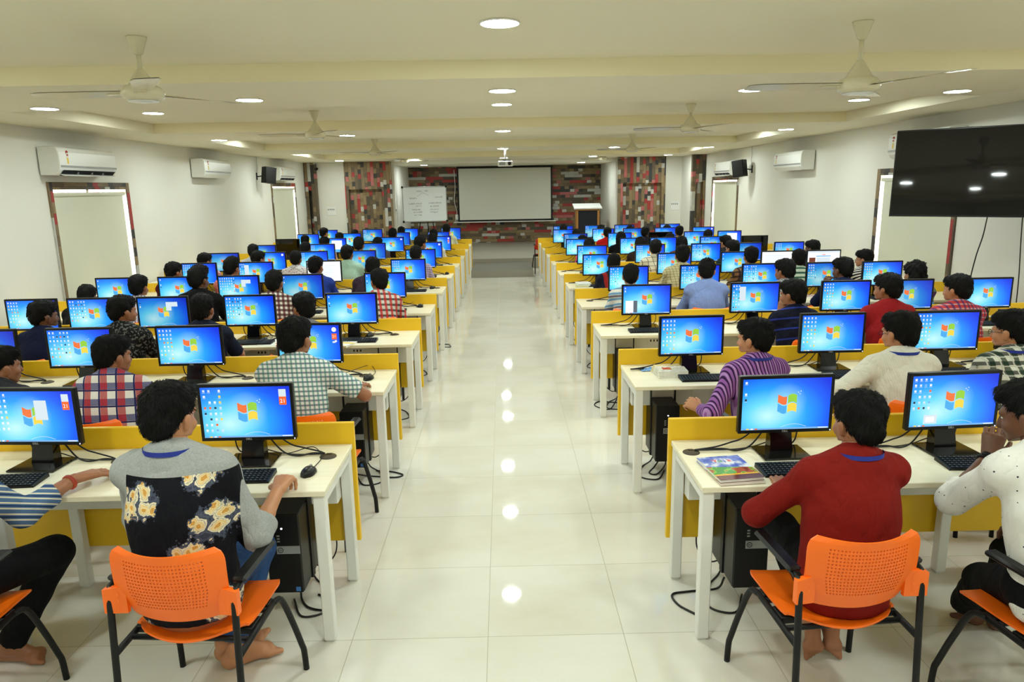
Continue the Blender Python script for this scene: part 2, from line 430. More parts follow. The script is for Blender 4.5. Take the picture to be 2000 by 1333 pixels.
def np_mesh(name, parts, mats):                # parts: (verts, faces, material index)
    vs = []; fs = []; mi = []; o = 0
    for V, Fq, m in parts:
        vs.append(V); fs.append(Fq+o); mi += [m]*len(Fq); o += len(V)
    V = np.concatenate(vs); Fq = np.concatenate(fs)
    me = bpy.data.meshes.new(name); me.vertices.add(len(V)); me.vertices.foreach_set('co', V.astype(np.float32).ravel())
    me.loops.add(Fq.size); me.loops.foreach_set('vertex_index', Fq.astype(np.int32).ravel())
    me.polygons.add(len(Fq)); me.polygons.foreach_set('loop_start', np.arange(0, Fq.size, 4, dtype=np.int32))
    for m in mats: me.materials.append(m)
    me.polygons.foreach_set('material_index', np.array(mi, np.int32)); me.update(calc_edges=True); me.validate()
    me.polygons.foreach_set('use_smooth', np.ones(len(me.polygons), bool)); return me

def unit(v): v = np.asarray(v, float); return v/(np.linalg.norm(v)+1e-9)
def ik(S, W, l1, l2, hint):
    S, W = np.asarray(S, float), np.asarray(W, float); d = W-S; L = np.linalg.norm(d)
    if L > (l1+l2)*.995: W = S+d/L*(l1+l2)*.995; d = W-S; L = np.linalg.norm(d)
    u = d/L; a = (l1*l1-l2*l2+L*L)/(2*L); hgt = math.sqrt(max(l1*l1-a*a, 0)); hn = np.asarray(hint, float); hn = unit(hn-u*(hn@u))
    return S+u*a+hn*hgt, W
def rot_head(yaw, pitch, roll=0):               # yaw left +, pitch down +
    return np.array((Matrix.Rotation(yaw, 3, 'Z') @ Matrix.Rotation(-pitch, 3, 'X') @ Matrix.Rotation(roll, 3, 'Y')), dtype=np.float32)
def hand_prims(W, f, n, thumb, curl=(.35, .5, .4), spread=.06, sc=1.0):
    f = unit(f); n = unit(np.asarray(n)-f*(np.asarray(n)@f)); s = np.cross(f, n)
    if thumb < 0: s = -s
    P = []; K = []
    for i in range(4):
        k = W+sc*(f*.083+s*(.03-.02*i)-n*(.004 if i in (1, 2) else 0)); K.append(k)
        P.append(cap(W+sc*s*(.012-.008*i), k, .017*sc, .0125*sc, .012))
    for i in range(4):
        Lf = sc*(.96, 1.05, .98, .78)[i]; p = K[i]; ang = 0; sp = s*(spread*(1.5-i))
        for seg, l, r0, r1, c in ((0, .043, .0098, .0088, curl[0]), (1, .027, .0088, .008, curl[1]), (2, .021, .008, .0068, curl[2])):
            ang += c; d = unit(f*math.cos(ang)+n*math.sin(ang)+sp); q = p+d*l*Lf; P.append(cap(p, q, r0*sc, r1*sc, .004)); p = q
    b = W+sc*(f*.022+s*.022+n*.006); d1 = unit(f*.62+s*.62+n*.35); m = b+d1*.042*sc; d2 = unit(f*.9+s*.2+n*.3)
    P += [cap(b, m, .0145*sc, .0115*sc, .010), cap(m, m+d2*.028*sc, .0105*sc, .0085*sc, .004)]
    return P
def foot_prims(ank, heel, toe, side=1):
    ank, heel, toe = (np.asarray(x, float) for x in (ank, heel, toe)); f = unit(toe-heel); u = unit(np.array([0, 0, 1.0])-f*f[2]) if abs(f[2]) < .8 else unit(ank-heel)
    s = np.cross(f, u)*side; ball = toe-f*.055
    P = [cap(ank, heel+u*.005, .036, .031, .03), cap(ank, ball+u*.012, .036, .02, .03), cap(heel, ball+s*.012, .03, .021, .025), cap(heel, ball-s*.022, .028, .018, .025), cap(ball-s*.028, ball+s*.022, .02, .022, .02)]
    for i in range(5):
        b = ball+s*(.03-.0155*i)-f*(.004*i); l = (.05, .046, .04, .034, .028)[i]; r = (.0125, .0095, .009, .0085, .008)[i]
        P.append(cap(b, b+f*l-u*.004, r*1.1, r, .006))
    return P

def make_person(name, sp, fine=False):
    """Meshes of a seated person in its own space: origin on the floor below the hips, facing +Y."""
    g = sp.get; a = g('lean', .08); hb = g('neck', .12); twist = g('twist', 0.0); side = g('side', 0.0)
    Pv = V3(0, 0, .56); up = V3(math.sin(side), math.sin(a), math.cos(a)); up /= np.linalg.norm(up)
    ub = V3(math.sin(side)*1.2, math.sin(a+.16), math.cos(a+.16)); ub /= np.linalg.norm(ub)
    Cc = Pv+.28*up; N = Cc+.205*ub; un = V3(math.sin(side), math.sin(a+hb), math.cos(a+hb)); un /= np.linalg.norm(un)
    rx = V3(math.cos(twist), math.sin(twist), 0); H = N+.148*un
    w = g('build', 1.0); Sj = {}
    shr = g('shrug', 0.0)
    for s in (-1, 1): Sj[s] = N-.048*ub+rx*s*(.172*w)+V3(0, .01, shr)
    fl = (V3(0, math.cos(a), -math.sin(a)), 1.45)
    def torso(e):
        return [cap(Pv+V3(0, .0, -.02), Pv+.13*up, .172*w+e, .152*w+e, .05, (fl[0], 1.28)), cap(Pv+.1*up, Cc, .146*w+e, .163*w+e, .06, (fl[0], 1.42)),
                cap(Cc-.02*up, Cc+.12*ub, .166*w+e, .135*w+e, .06, (fl[0], 1.55)), cap(Sj[-1]-V3(0, 0, .012), Sj[1]-V3(0, 0, .012), .054+e, .054+e, .06),
                cap(N-.005*un+V3(0, -.012, .012), Sj[-1]+rx*.05, .05+e, .05+e, .05), cap(N-.005*un+V3(0, -.012, .012), Sj[1]-rx*.05, .05+e, .05+e, .05)]
    neck = [cap(N-.05*un, H-.05*un, .058, .054, .025)]
    # head
    hs = 1.0*g('head', 1.0); R = rot_head(g('yaw', 0.0), g('pitch', .1), g('roll', 0.0)); Hd = H
    def hp(x, y, z): return Hd+R@V3(x*hs, y*hs, z*hs)
    def he(c, r, k=.02, cut=None): return ell(hp(*c), np.array(r)*hs, R, k, cut)
    head = [he((0, -.014, .022), (.075, .094, .096)), he((0, .03, -.035), (.061, .066, .082), .03), he((0, .062, -.092), (.026, .024, .02), .03),
            cap(hp(0, .09, .008), hp(0, .108, -.03), .0095*hs, .0135*hs, .014), he((0, .095, -.06), (.024, .011, .007), .008), he((0, .092, -.072), (.02, .011, .007), .006),
            cap(hp(-.04, .078, .024), hp(.04, .078, .024), .012*hs, .012*hs, .015)]
    for s in (-1, 1):
        head += [he((s*.079, -.004, -.012), (.009, .021, .032), .008), he((s*.086, -.012, -.002), (.007, .018, .022), .006), he((s*.04, .066, -.03), (.022, .02, .018), .02)]
    # arms
    bare = g('sleeve', 'short') == 'short'
    arms = {}; hands = []; skin_arm = []
    for s in (-1, 1):
        A_ = g('R' if s > 0 else 'L', None) or {}
        Wt = np.asarray(A_.get('w', (s*.13, .46, .775)), float); dd = Wt-Sj[s]; dl = np.linalg.norm(dd); Sj[s] = (Sj[s]+dd/dl*min(.06, max(0, dl-.46))*np.array([.5, 1, .4])).astype(np.float32)
        E_, Wt = ik(Sj[s], Wt, A_.get('l1', .297), A_.get('l2', .262), A_.get('hint', (s*.5, -.35, -.8)))
        f = A_.get('f'); f = unit(f) if f is not None else unit(unit(Wt-E_)+np.array([0, .1, -.12])); n = A_.get('n', (0, 0, -1))
        th = -s if A_.get('thumb') is None else A_['thumb']
        arms[s] = (Sj[s].astype(float), E_, Wt)
        skin_arm += [cap(Sj[s], E_, .038, .038 if bare else .032, .012), cap(E_, (E_*.55+Wt*.45), .038 if bare else .032, .036 if bare else .033, .012), cap((E_*.55+Wt*.45), Wt, .036 if bare else .033, .0265, .012)]
        if not A_.get('nohand'): hands.append((Wt, hand_prims(Wt, f, n, -1 if th > 0 else 1, A_.get('curl', (.35, .5, .4)), A_.get('spread', .06), 1.03)))
    # legs
    legs = []; feet = []; trous = []
    for s in (-1, 1):
        L_ = g('RL' if s > 0 else 'LL', None) or {}
        Hj = V3(s*.085, .05, .555); An = np.asarray(L_.get('ank', (s*.11, .36, .085)), float)
        Kn = np.asarray(L_['knee'], float) if 'knee' in L_ else ik(Hj, An, .41, .41, L_.get('hint', (s*.15, 1, .75)))[0]
        heel = np.asarray(L_.get('heel', An+np.array([0, -.045, -.055])), float); toe = np.asarray(L_.get('toe', An+np.array([s*.02, .17, -.066])), float)
        legs += [cap(Hj, Kn, .078, .055, .03), cap(Kn, (Kn*.6+An*.4), .055, .052, .03), cap((Kn*.6+An*.4), An, .052, .036, .03)]
        feet.append(foot_prims(An, heel, toe, s))
        cutd = unit(An-Kn); pt = An-cutd*g('cuff', .02)
        trous += [cap(Hj, Kn, .09, .07, .04), cap(Kn, An, .07, .056, .03, None, [(pt, cutd)])]
    trous = [cap(V3(-.075, .0, .56), V3(.075, .0, .56), .112, .112, .04)]+trous
    h1 = .013 if fine else .018; h2 = .0062 if fine else .0095; h3 = .0042 if fine else .0075
    parts = []
    body = torso(-.006)+neck+skin_arm+legs
    if not fine: body += sum(feet, [])
    hcut = H-.055*un
    lo, hi = bounds(body, .03)
    parts.append((*surfnet(lambda P: np.maximum(ev(body, P), (P-hcut)@un), lo, hi, h1), 0))
    hd = head+neck; lo, hi = bounds(head, .03); lo[2] -= .02
    parts.append((*surfnet(lambda P: np.maximum(ev(hd, P), -((P-(hcut-.02*un))@un)), lo, hi, h2), 0))
    for Wt, hpr in hands:
        lo, hi = bounds(hpr, .012); parts.append((*surfnet(lambda P: ev(hpr, P), lo, hi, h3), 0))
    if fine:
        for fp in feet: lo, hi = bounds(fp, .012); parts.append((*surfnet(lambda P: ev(fp, P), lo, hi, .006), 0))
    eyes = [he((s*.031, .078, .004), (.0125, .011, .0055)) for s in (-1, 1)]
    lo, hi = bounds(eyes, .01); parts.append((*surfnet(lambda P: ev(eyes, P), lo, hi, .005), 1))
    irs = [he((s*.031, .0865, .004), (.0062, .004, .006)) for s in (-1, 1)]+[cap(hp(s*.015, .0905, .021), hp(s*.033, .0865, .0255), .0035, .0032, .004) for s in (-1, 1)]+[cap(hp(s*.033, .0865, .0255), hp(s*.047, .074, .022), .0032, .002, .004) for s in (-1, 1)]
    lo, hi = bounds(irs, .01); parts.append((*surfnet(lambda P: ev(irs, P), lo, hi, .003), 2))
    out = dict(person=np_mesh(name+'_body', parts, [SKIN, M['eye'], M['hair']]), top=float(H[2])+.13*hs, head=Hd, joints=arms)
    # hair: a cap that leaves the face and ears free
    ncut = unit(R@V3(0, .78, -.63)); pc = hp(0, .012, .0)
    hair = [he((0, -.022, .034), (.081, .101, .099), .02, [(pc, ncut)]), he((0, .045, .088), (.064, .052, .04), .03), he((.01, -.03, .075), (.074, .08, .062), .03), he((0, -.07, -.02), (.058, .036, .05), .03)]
    if g('style') == 'long': hair += [cap(hp(0, -.06, .0), hp(0, -.09, -.16), .085*hs, .07*hs, .04, (R@V3(0, 1, 0), 1.5)), cap(hp(0, -.085, -.14), hp(0, -.11, -.3), .07*hs, .05*hs, .04, (R@V3(0, 1, 0), 1.7)), he((-.07, -.01, -.04), (.022, .045, .09), .03), he((.07, -.01, -.04), (.022, .045, .09), .03)]
    if g('style') == 'tall': hair += [he((0, .02, .115), (.072, .075, .045), .03)]
    if g('style') == 'curly': hair += [he((0, -.03, .06), (.1, .11, .1), .03, [(pc, ncut)]), he((-.06, -.06, -.04), (.045, .05, .08), .03), he((.06, -.06, -.04), (.045, .05, .08), .03)]
    lo, hi = bounds(hair, .025)
    amp = .0035 if g('style') != 'curly' else .008
    def hf(P):
        q = P*g('tuft', 75.0); return ev(hair, P)+amp*(np.sin(q[:, 0]+1.7*np.sin(q[:, 1]*.7))*np.sin(q[:, 2]*.8+q[:, 1]*.6))
    HV, HF = surfnet(hf, lo, hi, h2)
    rg = np.random.RandomState(len(name)*7+int(abs(g('yaw', 0))*100)); q = HV[HF]; nn = np.cross(q[:, 2]-q[:, 0], q[:, 3]-q[:, 1]); nn /= np.linalg.norm(nn, axis=1)[:, None]+1e-9
    ns = 2600 if fine else 900; ids = rg.randint(0, len(HF), ns); wts = rg.dirichlet((1, 1, 1, 1), ns); B0 = (q[ids]*wts[:, :, None]).sum(1); N0 = nn[ids]
    crown = np.array(hp(.01, -.05, .13)); T0 = B0-crown; T0 = T0+rg.normal(0, .022, T0.shape); T0 -= N0*(T0*N0).sum(1)[:, None]; T0 /= np.linalg.norm(T0, axis=1)[:, None]+1e-9
    ln = (.026 if fine else .024)*rg.uniform(.6, 1.3, ns)*(1.4 if g('style') == 'long' else 1); rad = .0016 if fine else .0028
    S0 = np.cross(N0, T0); lift = rg.uniform(.04, .26, ns)
    pts = [B0-N0*.003, B0+T0*ln[:, None]*.5+N0*(ln*lift*.55)[:, None], B0+T0*ln[:, None]+N0*(ln*lift*.62)[:, None]]
    sv = np.stack([pts[0]-S0*rad, pts[0]+S0*rad, pts[1]+S0*rad*.9, pts[1]-S0*rad*.9, pts[2]+S0*rad*.15, pts[2]-S0*rad*.15, pts[1]+N0*rad*1.3, pts[0]+N0*rad*1.6], 1).reshape(-1, 3)
    o8 = np.arange(ns)[:, None]*8; sf_ = np.concatenate([o8+np.array([r]) for r in ((0, 3, 6, 7), (7, 6, 2, 1), (3, 5, 4, 6), (6, 5, 4, 2))])
    out['hair'] = np_mesh(name+'_hair', [(HV, HF, 0), (sv, sf_, 0)], [M['hair']])
    # shirt
    e = .012; sl = g('sleeve', 'short'); sh = torso(e)
    for s in (-1, 1):
        S_, E_, W_ = arms[s]; S_ = S_-np.array(rx)*s*.02
        d1, d2 = unit(E_-S_), unit(W_-E_)
        if sl == 'short': sh += [cap(S_, S_+(E_-S_)*.86, .06, .062, .03, None, [(S_+(E_-S_)*.8, d1)])]
        else:
            t = {'long': .93, 'roll': .3, 'fore': .55}[sl]; rr = {'long': .037, 'roll': .056, 'fore': .05}[sl]
            sh += [cap(S_, E_, .06, .054, .03), cap(E_, E_+(W_-E_)*(t+.08), .054, rr, .03, None, [(E_+(W_-E_)*t, d2)])]
            if sl == 'roll': sh += [cap(E_+(W_-E_)*(t-.13), E_+(W_-E_)*(t+.06), .06, .06, .008, None, [(E_+(W_-E_)*t, d2), (E_+(W_-E_)*(t-.12), -d2)])]
    hem = Pv+V3(0, 0, -.098)
    col = [cap(N-.02*un, N+.062*un, .09, .073, .006, None, [(N+un*.043, unit(un+V3(0, .5, 0)))])]
    allp = sh+(col if g('collar', True) else [])
    lo, hi = bounds(allp, .03)
    def sf(P):
        d = ev(allp, P); wr = .0026*np.sin(40*P[:, 2]+26*P[:, 0]+3*np.sin(17*P[:, 0]+9*P[:, 2]))*np.sin(19*P[:, 0]-13*P[:, 2]+8*P[:, 1])+.0007*np.sin(75*P[:, 2]-40*P[:, 0]+4*np.sin(21*P[:, 1]))
        return np.maximum(d+wr, -(P-hem)[:, 2])
    out['shirt'] = np_mesh(name+'_shirt', [(*surfnet(sf, lo, hi, .0095 if fine else .016), 0)], [M['paper']])
    lo, hi = bounds(trous, .03)
    out['trousers'] = np_mesh(name+'_trousers', [(*surfnet(lambda P: ev(trous, P)+.002*np.sin(45*P[:, 2]+20*P[:, 0])*np.sin(30*P[:, 1]), lo, hi, .012 if fine else .02), 0)], [TROUSER])
    if g('lanyard'):
        b = MB(); pts = []
        for i in range(13):
            an = PI*(.04+.92*i/12)+PI; pts.append(tuple(N+rx*(.098*math.cos(an))+V3(0, .09*math.sin(an)-.006, .04-.004*math.sin(an))))
        Q = [[tuple(np.array(p)+np.array([0, 0, -.009])), tuple(np.array(p)+np.array([0, 0, .009]))] for p in pts]
        b.grid(Q); pass
        Q2 = [[(p[0][0]*1.0, p[0][1]-.002, p[0][2]), (p[1][0], p[1][1]-.002, p[1][2])] for p in Q]; b.grid([list(reversed(r)) for r in Q2])
        out['lanyard'] = b.mesh(name+'_lanyard', [M['blue']])
    if g('glasses'):
        b = MB()
        for s in (-1, 1):
            c = hp(s*.033, .105, .0); b.tube([c+R@V3(.02*math.cos(t*PI/5), 0, .015*math.sin(t*PI/5)) for t in range(10)], .0016, 5, closed=True)
            b.tube([hp(s*.052, .1, .003), hp(s*.083, .02, .006), hp(s*.086, -.02, -.006)], .0016, 5)
        b.tube([hp(-.014, .106, .004), hp(.014, .106, .004)], .0014, 5); out['glasses'] = b.mesh(name+'_glasses', [M['black_matte']])
    wr = g('wrist')
    if wr:
        s, matn, kind = wr; S_, E_, W_ = arms[s]; d = unit(W_-E_); u = unit(np.cross(d, [0, 0, 1])); v = np.cross(d, u); b = MB(); c = W_-d*.028
        for off in ((-.004, .004) if kind == 'bracelet' else (0,)):
            b.tube([c+d*off+(u*math.cos(t*PI/8)+v*math.sin(t*PI/8))*(.0305) for t in range(16)], .0042 if kind == 'bracelet' else .007, 8, closed=True)
        if kind == 'watch':
            b.lathe([(.016, 0), (.016, .008), (.012, .01)], 16, 0, c=tuple(c+np.array([0, 0, .029])))
        out[kind] = b.mesh(name+'_'+kind, [matn])
    return out

SKIN = None
def skin_mat(name, c):
    t = NT(name); o = t.obj(); f = t.noise(o, 9, 4); b = A(c)
    t.set(Base_Color=t.mix(f, tuple(x*.82 for x in b[:3])+(1,), tuple(min(1, x*1.12) for x in b[:3])+(1,)), Roughness=.48, Subsurface_Weight=.08, Subsurface_Radius=(.4, .15, .08), Subsurface_Scale=.01)
    t.bump(t.noise(o, 90, 2), .12, .004); return t.m
SKIN = skin_mat('brown_skin', (158, 104, 72)); SKIN_D = skin_mat('dark_brown_skin', (112, 72, 50)); SKIN_L = skin_mat('light_brown_skin', (190, 132, 94))
TROUSER = sh_plain('black_trousers', (13, 13, 15)); JEANS = sh_plain('blue_jeans', (44, 74, 122))

def add_person(label, meshes, loc, rz, scale, shirt, trousers=None, skin=None, group='students at the computers', extras=()):
    def slot(o, i, m):
        if m is not None: o.material_slots[i].link = 'OBJECT'; o.material_slots[i].material = m
    r = put('person', meshes['person'], None, loc, rz); r.scale = (scale,)*3; slot(r, 0, skin)
    for k in ('shirt', 'hair', 'trousers', 'lanyard', 'glasses', 'bracelet', 'watch'):
        if k not in meshes: continue
        o = put(k, meshes[k], sh_o if k == 'lanyard' else r)
        if k == 'shirt': sh_o = o
        if k == 'shirt': slot(o, 0, shirt)
        if k == 'trousers': slot(o, 0, trousers)
    tag(r, label, 'person', group); return r
# ------------------------------------------------------------------ the room
M['plank_head'] = plank_mat('salvaged_planks_header', 1, 2, .11, .5)
def wxl(y): return -(4.95+.021*y)
def wxr(y): return 4.955+.0173*y
Y0, Y1, ZS, ZC = -3.0, 20.2, 2.73, 2.85
MB().box(-6, 6, Y0-.2, 23.6, -.12, 0).build('floor', M['floor'])['kind'] = 'structure'

def side_wall(name, wx, sgn, holes):
    b = MB(); T = .22*sgn
    def slab(y0, y1, z0, z1):
        a0, a1 = wx(y0), wx(y1)
        b.add([(a0, y0, z0), (a1, y1, z0), (a1+T, y1, z0), (a0+T, y0, z0), (a0, y0, z1), (a1, y1, z1), (a1+T, y1, z1), (a0+T, y0, z1)],
              [(0, 1, 5, 4), (2, 3, 7, 6), (4, 5, 6, 7), (3, 2, 1, 0), (1, 2, 6, 5), (3, 0, 4, 7)])
    y = Y0-.2
    for (h0, h1, z0, z1) in holes:
        slab(y, h0, 0, 3.0); slab(h0, h1, 0, z0); slab(h0, h1, z1, 3.0); y = h1
    slab(y, 20.5, 0, 3.0); struct(b.build(name, M['wall']))
WL = [(8.42, 10.12, .74, 2.06), (17.0, 18.95, .6, 2.1)]
WR = [(8.2, 9.9, .74, 2.06), (16.32, 18.3, .6, 2.06)]
side_wall('wall_left', wxl, -1, WL); side_wall('wall_right', wxr, 1, WR)
struct(MB().box(-6, 6, Y0-.3, Y0, 0, 3.0).build('wall_back', M['wall']))
# front wall with the stage recess
RXL, RXR, RYB, RZ = -2.95, 3.12, 23.3, 2.64
b = MB(); b.box(-6, RXL, Y1, Y1+.25, 0, 3.0); b.box(RXR, 6, Y1, Y1+.25, 0, 3.0); b.box(RXL, RXR, Y1, Y1+.25, RZ, 3.0)
struct(b.build('wall_front', M['wall']))
b = MB(); b.box(RXL-.2, RXL, Y1+.25, RYB+.2, 0, 3); b.box(RXR, RXR+.2, Y1+.25, RYB+.2, 0, 3); struct(b.build('wall_recess', M['wall']))
struct(MB().box(RXL, RXR, RYB, RYB+.2, 0, RZ).build('wall_stage', M['plank_h']))
struct(MB().box(RXL, RXR, Y1+.25, RYB, RZ, RZ+.1).build('ceiling_recess', M['ceil']))
# stepped plaster ceiling: side soffits, cross strips and deeper bays between them
b = MB(); b.box(-6, 6, Y0-.3, Y1+.1, ZC, 3.0, 0)
for s in (-1, 1): b.box(*sorted((s*4.37, s*6)), Y0, Y1, ZS, ZC+.01, 0)
for (a, c) in ((-2.6, -1.95), (.85, 2.4), (5.2, 6.75), (9.45, 11.0), (13.8, 15.35), (18.2, Y1)):
    b.box(-4.38, 4.38, a, c, ZS, ZC+.01, 0); b.m[-4] = 1
struct(b.build('ceiling', [M['ceil'], M['beam']]))

# plank cladding on the front wall, upper box over a shallower niche
def cladding(name, x0, x1, pl, pr, zl, Y1=Y1):
    b = MB(); b.box(x0, x1, Y1-.16, Y1, zl, ZS-.005); b.box(x0, x0+pl, Y1-.16, Y1, 0, zl); b.box(x1-pr, x1, Y1-.16, Y1, 0, zl); b.box(x0+pl, x1-pr, Y1-.03, Y1, 0, zl)
    return struct(b.build(name, M['plank_v']))
cladding('trim_1', -4.28, -3.02, .1, .26, 2.0); cladding('trim_2', 3.17, 4.46, .12, .11, 2.03)
cladding('trim_3', wxl(20.1)+.005, -5.05, .1, .14, 2.0); cladding('trim_4', 4.935, wxr(19.05)-.01, .1, .05, 2.03, 19.21)
struct(MB().box(4.935, wxr(19.3), 19.21, Y1, 0, ZS).build('wall_pier', M['wall']))
# windows: plank casing and head, side reveals whitened to imitate the bright daylight strip, glass, daylight behind
def window(name, wx, sgn, h):
    y0, y1, z0, z1 = h; b = MB(); cas = .085
    def q(y, d): return wx(y)+sgn*d
    def panel(ya, yb, za, zb, mat):
        vs = []
        for y, d in ((ya, -.018), (yb, -.018), (yb, .0), (ya, .0)): vs.append((q(y, d), y, za)); vs.append((q(y, d), y, zb))
        b.add(vs, [(0, 2, 3, 1), (4, 6, 7, 5), (1, 3, 5, 7), (0, 6, 4, 2), (2, 4, 5, 3), (0, 1, 7, 6)], mat)
    panel(y0-cas, y0, z0, z1+cas, 0); panel(y1, y1+cas, z0, z1+cas, 0); panel(y0, y1, z1, z1+cas, 1); panel(y0-cas, y1+cas, z0-.06, z0, 1)
    def rev(ya, yb, za, zb, mat):
        b.add([(q(ya, -.01), ya, za), (q(yb, -.01), yb, za if ya != yb else zb), (q(yb, .1), yb, za if ya != yb else zb), (q(ya, .2), ya, za)], [(0, 1, 2, 3)], mat)
    for y in (y0+.002, y1-.002): b.add([(q(y, -.01), y, z0), (q(y, .2), y, z0), (q(y, .2), y, z1), (q(y, -.01), y, z1)], [(0, 1, 2, 3)], 2)
    for z in (z0+.002, z1-.002): b.add([(q(y0, -.01), y0, z), (q(y1, -.01), y1, z), (q(y1, .2), y1, z), (q(y0, .2), y0, z)], [(0, 1, 2, 3)], 1)
    w = struct(b.build(name, [M['plank_side'], M['plank_head'], M['wall']]))
    p = MB(); p.add([(q(y0, .058), y0, z0), (q(y1, .058), y1, z0), (q(y1, .058), y1, z1), (q(y0, .058), y0, z1)], [(0, 1, 2, 3)]); p.build('window_pane', M['glass'], w)
    f = MB(); ym = (y0+y1)/2
    for (ya, yb) in ((y0, y0+.006), (ym-.03, ym+.03), (y1-.006, y1)): f.add([(q(ya, .055), ya, z0), (q(yb, .055), yb, z0), (q(yb, .055), yb, z1), (q(ya, .055), ya, z1)], [(0, 1, 2, 3)])
    f.build('window_frame', M['white_metal'], w)
window('window_1', wxl, -1, WL[0]); window('window_2', wxl, -1, WL[1]); window('window_3', wxr, 1, WR[0]); window('window_4', wxr, 1, WR[1])
w = bpy.data.worlds.new('world'); SC.world = w; w.use_nodes = True
bg = w.node_tree.nodes['Background']; bg.inputs[0].default_value = (*lin((255, 250, 236)), 1); bg.inputs[1].default_value = 14.0
def blind(wx, sgn, h, label, gap):
    y0, y1, z0, z1 = h; d = .018*sgn; ym = (y0+y1)/2; x = wx(ym)+d; ang = math.atan2(wx(y1)-wx(y0), y1-y0)
    r = empty('roller_blind', (x, ym, z1-.06), -ang); L = (y1-y0)/2
    MB().tube([(0, -L+.02, 0), (0, L-.02, 0)], .026, 14).build('blind_roller', M['blind'], r)
    f = MB(); f.box(-.0022, .0022, -L+gap[0], L-gap[1], -(z1-z0)+.1, 0); f.build('blind_cloth', M['blind'], r)
    MB().box(-.008, .008, -L+gap[0], L-gap[1], -(z1-z0)+.075, -(z1-z0)+.1).build('bottom_bar', M['white_metal'], r)
    tag(r, label, 'blind', 'roller blinds in the windows')
blind(wxl, -1, WL[0], 'pale roller blind pulled down in the left wall window nearest the camera', (.015, .06))
blind(wxl, -1, WL[1], 'pale roller blind in the far window of the left wall', (.015, .06))
blind(wxr, 1, WR[0], 'pale roller blind partly hidden behind the wall television', (.015, .06))
blind(wxr, 1, WR[1], 'pale roller blind in the far window of the right wall', (.015, .06))
# stage: a step in the aisle and a low platform
b = MB(); b.box(-.74, .66, 16.16, 17.95, 0, .15, 0); b.m[-5] = 1; b.m[-5] = 0; struct(b.build('floor_step', [M['carpet1'], M['carpet2']]))
o = MB().box(-.74, .66, 16.2, 17.94, .15, .1515).build('floor_step_tread', M['carpet2']); struct(o)
b = MB(); b.box(-3.4, 3.5, 17.95, Y1, 0, .25); b.box(RXL, RXR, Y1, RYB, 0, .25); struct(b.build('floor_stage', M['carpet1']))

# ------------------------------------------------------------------ ceiling lamps
def lamp_meshes():
    t = MB(); t.lathe([(.1, 0), (.107, -.001), (.108, -.005), (.105, -.01), (.101, -.0105)], 32, caps=False)
    d = MB(); d.lathe([(.0, -.0105), (.06, -.0105), (.1015, -.0095)], 32); d.f = [tuple(reversed(f)) for f in d.f]
    return t.mesh('trim_ring', [M['lamp_trim']]), d.mesh('diffuser', [M['lamp']])
LT, LD = lamp_meshes()
def lamp(p, label):
    r = empty('ceiling_light', p); put('trim_ring', LT, r); put('diffuser', LD, r); tag(r, label, 'ceiling light', 'round ceiling lights')
cols = ['beside the left wall', 'over the left desks', 'over the aisle', 'over the right desks', 'beside the right wall']
rows = [('nearest', ZS, [(87, 211), (487, 194), (981, 176), (1469, 174), (1870, 177)]), ('second', ZS, [(428, 273), (678, 264), (982, 255), (1283, 252), (1535, 252)]),
        ('third', ZS, [(583, 302), None, (982, 290), (1200, 287), (1384, 287)]), ('fourth', ZS, [(663, 316), (810, 312), (984, 308), (1158, 305), (1305, 303)])]
for nm, z, ps in rows:
    for c, p in zip(cols, ps):
        if p: q = at_z(*p, z); lamp(q if q.y < 19.1 else (q.x*19.0/q.y, 19.0, z), f'round ceiling light {c} on the {nm} lowered ceiling strip')
lamp(at_z(976, 43, ZC), 'large bright round ceiling light nearest the camera at the top')
lamp(at_z(980, 203, ZC), 'round ceiling light over the aisle in the raised bay past the first strip')
lamp((-3.75, 8.15, ZC), 'round ceiling light in the raised bay by the left wall'); lamp((3.85, 8.05, ZC), 'half hidden round ceiling light in the raised bay by the right wall')
lamp((at_y(828, 320, 20.9).x, 20.9, RZ), 'small far ceiling light at left of the stage'); lamp((at_y(1135, 314, 20.9).x, 20.9, RZ), 'small far ceiling light at right of the stage')
for (x, y, z) in ((0, 12.0, ZC), (-4, 12.3, ZC), (4, 12.3, ZC), (0, 16.4, ZC), (-4, 16.6, ZC), (4, 16.6, ZC)):
    r = empty('ceiling_light', (x, y, z)); put('trim_ring', LT, r); put('diffuser', LD, r)
    tag(r, f'ceiling light in the {"third" if y < 14 else "fourth"} raised bay {"over the aisle" if x == 0 else "by the left wall" if x < 0 else "by the right wall"}', 'ceiling light', 'round ceiling lights')
for i, (x, y, z) in enumerate(((-4, 3.9, ZC), (4, 3.9, ZC), (-4, 1.7, ZS), (-2, 1.7, ZS), (0, 1.7, ZS), (2, 1.7, ZS), (4, 1.7, ZS), (-3, -1, ZC), (0, -1, ZC), (3, -1, ZC))):
    r = empty('ceiling_light', (x, y, z)); put('trim_ring', LT, r); put('diffuser', LD, r)
    tag(r, 'round ceiling light behind or above the camera, ' + ['left of first bay', 'right of first bay', 'far left row', 'left row', 'middle row', 'right row', 'far right row', 'rear left', 'rear middle', 'rear right'][i], 'ceiling light', 'round ceiling lights')

